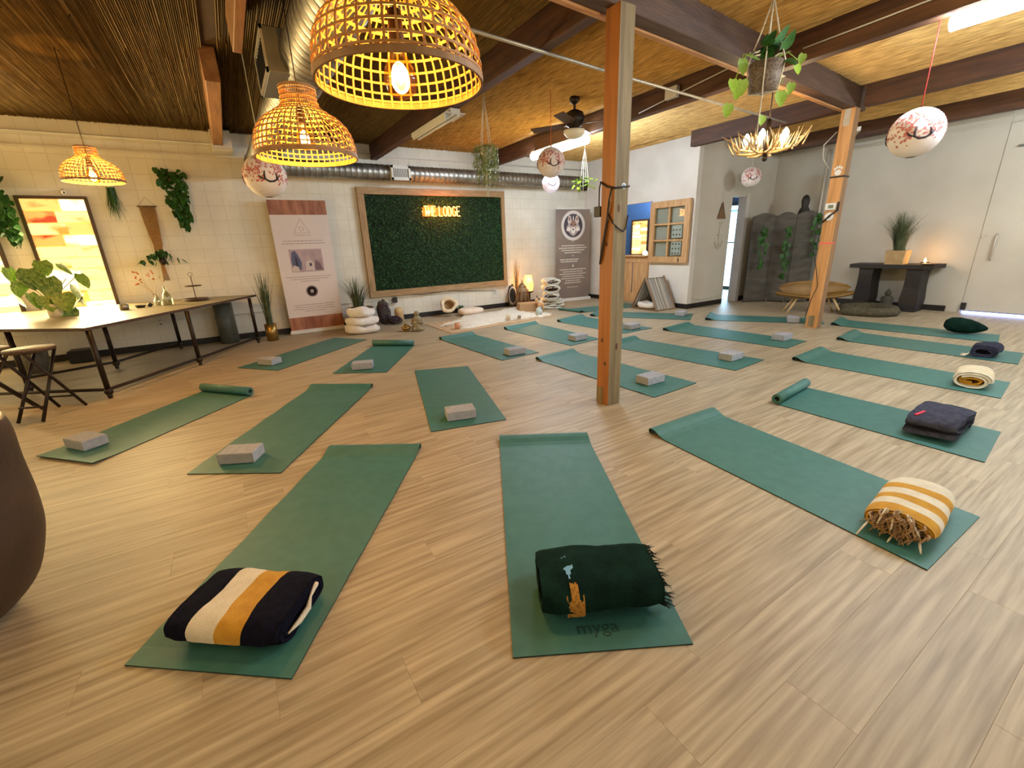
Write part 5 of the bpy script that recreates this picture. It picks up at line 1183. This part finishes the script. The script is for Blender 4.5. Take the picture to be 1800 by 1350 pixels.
# office contents
t = salt_window('salt_tile_panel', 0, .46, 0, .75, 12, 'small glowing salt tile panel on the blue wall seen through the dutch door')
t.location = (8.48, 7.66, .98); t.rotation_euler[2] = -PI/2
t = thing('desk_lamp', 'small glowing lamp behind the half door shelf', 'lamp', (7.66, 6.78, 0)); part('globe', MB().ball((0, 0, 1.03), .05), m_bulb_w, t); part('stand', MB().tube([(0, 0, 0), (0, 0, .98)], .02, 8).lathe([(0, 0), (.12, 0), (.1, .02), (0, .02)], 16), m_dmetal, t)
lamp('office_light', 'POINT', (7.95, 7.2, 2.4), 22, (.8, .88, 1), .2)
t = thing('office_plant', 'small dark plant on reception counter seen past the sash', 'plant', (7.62, 6.52, 0)); part('stand', MB().tube([(0, 0, 0), (0, 0, 1.0)], .05, 12), m_dwood, t); part('pot', pot(cylpot(.06, .09)), m_terr, t, (0, 0, 1.0))
for k in range(14): put_leaf(t, lf, (0, 0, 1.09+.02*(k % 4)), .13, k*2.4, .6+.35*(k % 3))
# pet house
t = thing('pet_house', 'triangular A-frame pet house with striped sides against reception wall', 'pet house', (6.98, 5.90, 0), math.radians(-3))
m_ph = mat('walnut_edge', (112, 82, 54), (136, 102, 70), .6, scale=6); m_str = []
Wd, Dp, Hh_ = .66, .50, .60
def stripes_mat():
    m = bpy.data.materials.new('striped_fabric'); m.use_nodes = True; N = m.node_tree.nodes; L = m.node_tree.links
    tc = N.new('ShaderNodeTexCoord'); wv = N.new('ShaderNodeTexNoise'); mp = N.new('ShaderNodeMapping'); mp.inputs['Scale'].default_value = (30, .05, .05)
    L.new(tc.outputs['Object'], mp.inputs[0]); L.new(mp.outputs[0], wv.inputs['Vector']); wv.inputs['Scale'].default_value = 1.6; wv.inputs['Detail'].default_value = 2
    cr = N.new('ShaderNodeValToRGB'); cr.color_ramp.interpolation = 'CONSTANT'; e = cr.color_ramp.elements; e[0].color = lin((84, 74, 66)); e[1].position = .42; e[1].color = lin((206, 200, 188))
    for p, c in ((.48, (120, 112, 104)), (.54, (196, 188, 174)), (.6, (96, 88, 80))): q = e.new(p); q.color = lin(c)
    L.new(wv.outputs['Fac'], cr.inputs[0]); L.new(cr.outputs[0], N['Principled BSDF'].inputs['Base Color']); N['Principled BSDF'].inputs['Roughness'].default_value = .9
    return m
# front triangle faces -x ; ridge runs along x
mstr = stripes_mat()
for sgn in (-1, 1):
    y0 = sgn*Wd/2; n_ = Vector((0, sgn*Hh_, Wd/2)).normalized()*.02
    vs = [(-Dp/2, y0, 0), (Dp/2, y0, 0), (Dp/2, 0, Hh_), (-Dp/2, 0, Hh_)]
    vs = vs + [(a, b-n_.y, c-n_.z*.3) for a, b, c in vs]
    part('roof_panel', MB().add(vs, [(0, 1, 2, 3), (7, 6, 5, 4), (0, 4, 5, 1), (1, 5, 6, 2), (2, 6, 7, 3), (3, 7, 4, 0)]), mstr if sgn < 0 else mstr, t)
for xx in (-Dp/2, Dp/2):
    mb = MB()
    for (p, q) in (((-Wd/2-.01, 0), (0, Hh_+.02)), ((Wd/2+.01, 0), (0, Hh_+.02)), ((-Wd/2-.01, .012), (Wd/2+.01, .012))):
        mb.tube([(xx, p[0], p[1]), (xx, q[0], q[1])], .016, 4, sm=False)
    part('edge_frame', mb, m_ph, t)
part('floor_panel', MB().box(-Dp/2, -Wd/2, .0, Dp/2, Wd/2, .02), m_ph, t)
part('back_panel', MB().poly([(Dp/2-.02, -Wd/2, 0), (Dp/2-.02, Wd/2, 0), (Dp/2-.02, 0, Hh_)]), m_ph, t)
solo('pet_cushion', cushion(MB(), .42, .46, .10, nz=.15, e=.4), m_fluff, 'white fleece pad inside the triangular pet house', 'cushion', (6.90, 5.90, .021))
# wall hanging on doorway wall
t = thing('wall_hanging', 'hanging decoration of brown triangle above a wire anchor ornament', 'wall decoration', (8.14, 5.385, 1.1))
part('triangle', MB().add([(-.12, 0, .54), (.12, 0, .54), (0, 0, .83), (-.12, -.02, .54), (.12, -.02, .54), (0, -.02, .83)], [(0, 1, 2), (5, 4, 3), (0, 3, 4, 1), (1, 4, 5, 2), (2, 5, 3, 0)]), mat('brown_wood_triangle', (110, 84, 56), (130, 100, 70), .7, scale=9), t)
part('anchor', MB().tube([(0, -.01, .0), (0, -.01, .36)], .008, 6).tube([(-.09, -.01, .25), (.09, -.01, .25)], .008, 6).tube([(.11*math.cos(PI+q*PI/8), -.01, .13+.13*math.sin(PI+q*PI/8)) for q in range(9)], .008, 6).tube([(0, -.01, .36), (0, -.01, .54)], .003, 5), m_rope, t)
part('string', MB().tube([(0, -.01, .83), (0, -.01, 1.0)], .003, 5).tube([(-.07, -.01, .48), (0, -.012, .43), (.07, -.01, .48)], .003, 5), m_rope, t)
solo('extension_cord', MB().tube([(7.5, 5.37, .2), (7.7, 5.36, .16), (8.1, 5.36, .17), (8.45, 5.36, .22)], .006, 6), m_whitemetal, 'thin white cord running along the wall below the anchor ornament', 'cable')
# hallway glass door
g = thing('door_2', 'bright glazed exterior door glowing blue-white at the end of the hallway', 'door', (10.86, 6.35, 0)); g['kind'] = 'structure'
m_day = mat('daylight_glass', (160, 232, 255), rough=.3, emit=3.2, ecol=(168, 224, 255))
part('door_frame', MB().bbox(-.06, -.04, 0, .02, .04, 2.1, .004).bbox(-.06, .86, 0, .02, .94, 2.1, .004).bbox(-.06, .04, 2.02, .02, .86, 2.1, .004).bbox(-.06, .04, 0, .02, .86, .08, .004).bbox(-.05, .04, 1.14, .02, .86, 1.17, .003), m_lampshade_grey, g)
part('glass_panel', MB().box(-.02, .04, .08, -.01, .86, 1.14), m_day, g); part('glass_panel', MB().box(-.02, .04, 1.17, -.01, .86, 1.88), m_day, g)
part('glass_transom', MB().box(-.02, .04, 1.93, -.01, .86, 2.02), m_day, g)
lamp('hall_daylight', 'AREA', (10.7, 6.75, 1.1), 22, (.5, .74, 1), .8, 1.9, (math.radians(90), 0, math.radians(90)))
# door 3 : right wall big door with light under it
g = thing('door_3', 'wide white slab door in right wall with daylight strip beneath', 'door', (XR+.02, 1.1, 0)); g['kind'] = 'structure'
part('door_slab', MB().bbox(-.03, -1.6, .045, .03, 1.036, 2.72, .004), m_grey_wall, g)
part('pull_handle', MB().tube([(-.03, .86, .82), (-.06, .86, .84), (-.06, .86, 1.18), (-.03, .86, 1.20)], .011, 8), m_conduit, g); part('lock', MB().tube([(-.03, 1.0, 1.17), (-.045, 1.0, 1.17)], .025, 14), m_conduit, g)
part('closer_arm', MB().bbox(-.06, .30, 2.38, -.03, .90, 2.41, .003).bbox(-.05, .55, 2.30, -.03, .62, 2.34, .003), m_lampshade_grey, g)
part('floor_bolt', MB().bbox(-.06, .98, .05, -.03, 1.04, .16, .004), m_black, g)
part('light_gap', MB().box(-.02, -1.6, .002, .0, 1.02, .026), mat('daylight_gap', (200, 215, 255), rough=.5, emit=4, ecol=(150, 172, 255)), g)
lamp('door_gap_light', 'AREA', (XR-.04, .9, .03), 1.6, (.35, .45, 1), 2.4, .03, (math.radians(90), 0, math.radians(90)))

# ---------------------------------------------------------------- screen, bench, altar
m_scr = mat('weathered_grey_screen', (78, 74, 68), (98, 92, 84), .85, scale=4, stretch=(1, 1, 3), bump=.3)
sc_ = thing('folding_screen', 'dark grey arched folding screen with greenery in the far corner', 'screen', (0, 0, 0))
pts = [(8.85, 5.16), (9.25, 4.92), (9.35, 4.60), (9.68, 4.36)]
def scr_panel(p, q, h):
    p, q = Vector(p), Vector(q); L_ = (q-p).length; a = math.atan2((q-p).y, (q-p).x); poly = [(0, 0), (L_, 0)] + [(L_*(1-k/10), h+.07*math.sin(PI*k/10)) for k in range(11)]
    M = tr(p.x, p.y, .03) @ rot(z=a) @ rot(x=PI/2); o = part('screen_panel', MB().prism(poly, -.012, .012, 0, M), m_scr, sc_)
    fr = MB()
    for x in (.012, L_-.012): fr.box(x-.014, -.002, -.03, x+.014, h, .02, 0, tr(p.x, p.y, .03) @ rot(z=a) @ tr(0, -.018, 0)) if False else fr.box(x-.014, -.022, -.03, x+.014, .022, h+.01, 0, tr(p.x, p.y, .03) @ rot(z=a))
    for z in (.06, .75, h-.08): fr.box(.02, -.02, z-.015, L_-.02, .02, z+.015, 0, tr(p.x, p.y, .03) @ rot(z=a))
    part('screen_frame', fr, m_scr, sc_)
for k in range(3): scr_panel(pts[k], pts[k+1], 1.62)
r_ = random.Random(44)
for k, (gx, gy, gz, dz, lb) in enumerate(((8.90, 4.98, 1.3, .6, 'thin dark garland on left side of the screen'), (9.22, 4.68, 1.25, .75, 'dense green garland down the middle of the screen'), (9.55, 4.36, 1.50, .6, 'dark green garland on the right side of the screen'))):
    t = thing('hanging_garland', lb, 'plant', (gx, gy, gz), math.radians(-35)); mb = MB()
    mb.tube([(0, 0, .2), (0, -.02, -dz)], .004, 5); part('stem', mb, m_leaf, t)
    for i in range(34): f = r_.random(); put_leaf(t, lf, (r_.uniform(-.11, .11)*(.3+1.2*f if f < .5 else 1.3-f), -.04-.05*r_.random(), .2-f*(dz+.2)), r_.uniform(.07, .11), r_.uniform(-1, 1), -PI/2-r_.uniform(0, .8))
t = thing('dark_statue', 'tall thin dark figure statue rising behind the grey screen', 'statue', (9.62, 4.62, 0), -.6); mk = mat('blackened_wood', (34, 30, 26), rough=.6)
part('plinth', MB().bbox(-.1, -.1, 0, .1, .1, 1.2, .01), mk, t)
part('body', MB().lathe([(0, 1.2), (.12, 1.2), (.10, 1.45), (.115, 1.62), (.09, 1.74), (.055, 1.80), (.065, 1.86), (.07, 1.92), (.05, 1.99), (.0, 2.02)], 14), mk, t)
# bench
m_bench = mat('mustard_wood_bench', (122, 90, 40), (144, 110, 54), .5, scale=5)
bn = thing('leaf_bench', 'low mustard leaf-shaped wooden bench with splayed pale legs behind pine post', 'bench', (8.38, 3.66, 0), math.radians(-50))
def shell(mb, W, D, z, curve, thick, M=None, nu=18, nv=7):
    vs = []
    for sgn in (0, 1):
        for i in range(nu+1):
            u = -1+2*i/nu; wd = D*(1-abs(u)**2.2)**.6
            for j in range(nv+1):
                v = -1+2*j/nv; vs.append((u*W, v*wd, z+curve*u*u+curve*.6*v*v-sgn*thick))
    fs = []; st = nv+1; o = (nu+1)*st
    for i in range(nu):
        for j in range(nv): a = i*st+j; fs += [(a, a+st, a+st+1, a+1), (o+a, o+a+1, o+a+st+1, o+a+st)]
    for i in range(nu): a = i*st; fs += [(a, o+a, o+a+st, a+st), (a+nv, a+nv+st, o+a+nv+st, o+a+nv)]
    mb.add(vs, fs, 0, True, M); return mb
part('seat', shell(MB(), .58, .24, .26, .07, .025), m_bench, bn); part('backrest', shell(MB(), .55, .13, 0, .05, .02, tr(.04, .25, .39) @ rot(x=math.radians(75))), m_bench, bn)
for (x, y) in ((-.3, -.12), (.3, -.12), (-.28, .14), (.28, .14)): part('leg', MB().tube([(x*.85, y*.8, .27), (x*1.35, y*1.3, 0)], [.02, .013], 8), mat('pale_leg_wood', (206, 176, 128), rough=.5), bn)
# altar table
m_alt = mat('very_dark_wood', (22, 15, 13), (36, 26, 22), .55, scale=4, stretch=(6, 1, 6), bump=.3)
al = thing('altar_table', 'heavy dark slab table on two thick legs against the right wall', 'table', (9.60, 2.95, 0), 0)
part('tabletop', MB().add([(x+.02*noise.noise(Vector((x*5, y*4, z))), y, z) for z in (.70, .765) for (x, y) in ((-.24, -.50), (.24, -.52), (.22, 0), (.25, .66), (-.24, .64), (-.26, 0))], [(5, 4, 3, 2, 1, 0), (6, 7, 8, 9, 10, 11)] + [(i, (i+1) % 6, 6+(i+1) % 6, 6+i) for i in range(6)]), m_alt, al)
for y in (-.26, .40): part('leg', MB().add([(x+.012*noise.noise(Vector((x*9, yy+y, z*6))), y+yy*(1.0+.12*math.sin(z*9)), z) for z in (0, .2, .4, .6, .70) for (x, yy) in ((-.17, -.11), (.17, -.11), (.17, .11), (-.17, .11))], [(3, 2, 1, 0), (16, 17, 18, 19)] + [(4*k+j, 4*k+(j+1) % 4, 4*k+4+(j+1) % 4, 4*k+4+j) for k in range(4) for j in range(4)]), m_alt, al)
t = thing('potted_grass', 'spiky grass plant in tan square pot on dark altar table', 'plant', (9.50, 2.98, .766))
part('pot', MB().add([(-.12, -.12, 0), (.12, -.12, 0), (.12, .12, 0), (-.12, .12, 0), (-.135, -.135, .22), (.135, -.135, .22), (.135, .135, .22), (-.135, .135, .22)], [(3, 2, 1, 0), (4, 5, 6, 7), (0, 1, 5, 4), (1, 2, 6, 5), (2, 3, 7, 6), (3, 0, 4, 7)]), mat('tan_pot', (170, 138, 92), (188, 156, 110), .7, scale=9), t)
part('foliage', grass(MB(), 420, .66, .6, .08, 14, -.14, .005), m_grass, t, (0, 0, .21), stuff=True)
t = thing('tea_light', 'lit tea light burning at the right of the altar table', 'candle', (9.60, 2.64, .766))
part('candle_cup', MB().lathe([(0, 0), (.045, 0), (.06, .03), (.05, .03), (0, .015)], 18), m_dmetal, t); part('flame', MB().lathe([(0, .02), (.014, .035), (.016, .055), (.006, .085), (0, .10)], 10), mat('candle_flame', (255, 220, 150), rough=.5, emit=25, ecol=(255, 196, 110)), t)
lamp('tea_light_glow', 'POINT', (9.60, 2.62, .92), 1.6, (1, .55, .22), .03)
solo('incense_plate', MB().lathe([(0, 0), (.1, 0), (.13, .02), (.12, .02), (0, .008)], 20), m_dwood, 'thin dark plate lying right of the tea light on the altar', 'plate', (9.44, 2.52, .766))
solo('pet_bed', MB().lathe([(0, .0), (.38, 0), (.42, .06), (.38, .14), (.28, .13), (.25, .05), (0, .05)], 34, wob=.05), mat('olive_fleece', (70, 64, 48), (90, 82, 62), .95, scale=20, bump=.6), 'low olive round pet bed in front of altar table legs', 'pet bed', (8.85, 3.02, 0))
t = thing('seated_figure_statue', 'small dark seated meditating statue beside the pet bed under the altar', 'statue', (9.36, 2.95, 0), -.8); ms = mat('dark_olive_stone', (62, 58, 46), rough=.8)
part('body', MB().lathe([(0, 0), (.15, 0), (.15, .05), (.09, .10), (.08, .18), (.09, .22), (.04, .26), (0, .26)], 18, wob=.04), ms, t); part('head', MB().ball((0, 0, .30), (.045, .045, .05), 14, 9).ball((0, 0, .355), .018, 8, 6), ms, t)
solo('wall_pipe', MB().tube([(9.83, 4.45, 0), (9.83, 4.45, 2.8)], .018, 8).tube([(9.83, 4.30, 0), (9.83, 4.30, 2.8)], .014, 8), m_grey_wall, 'pair of grey vertical conduit pipes in the corner behind pine post', 'pipe')
solo('steel_brace', MB().bbox(-.03, -.03, 0, .03, .03, 1.9, .003, M=tr(9.8, 4.3, 2.74) @ rot(z=math.radians(-150), y=PI/2)), m_conduit, 'grey steel strut under ceiling right of the pine post top', 'brace')
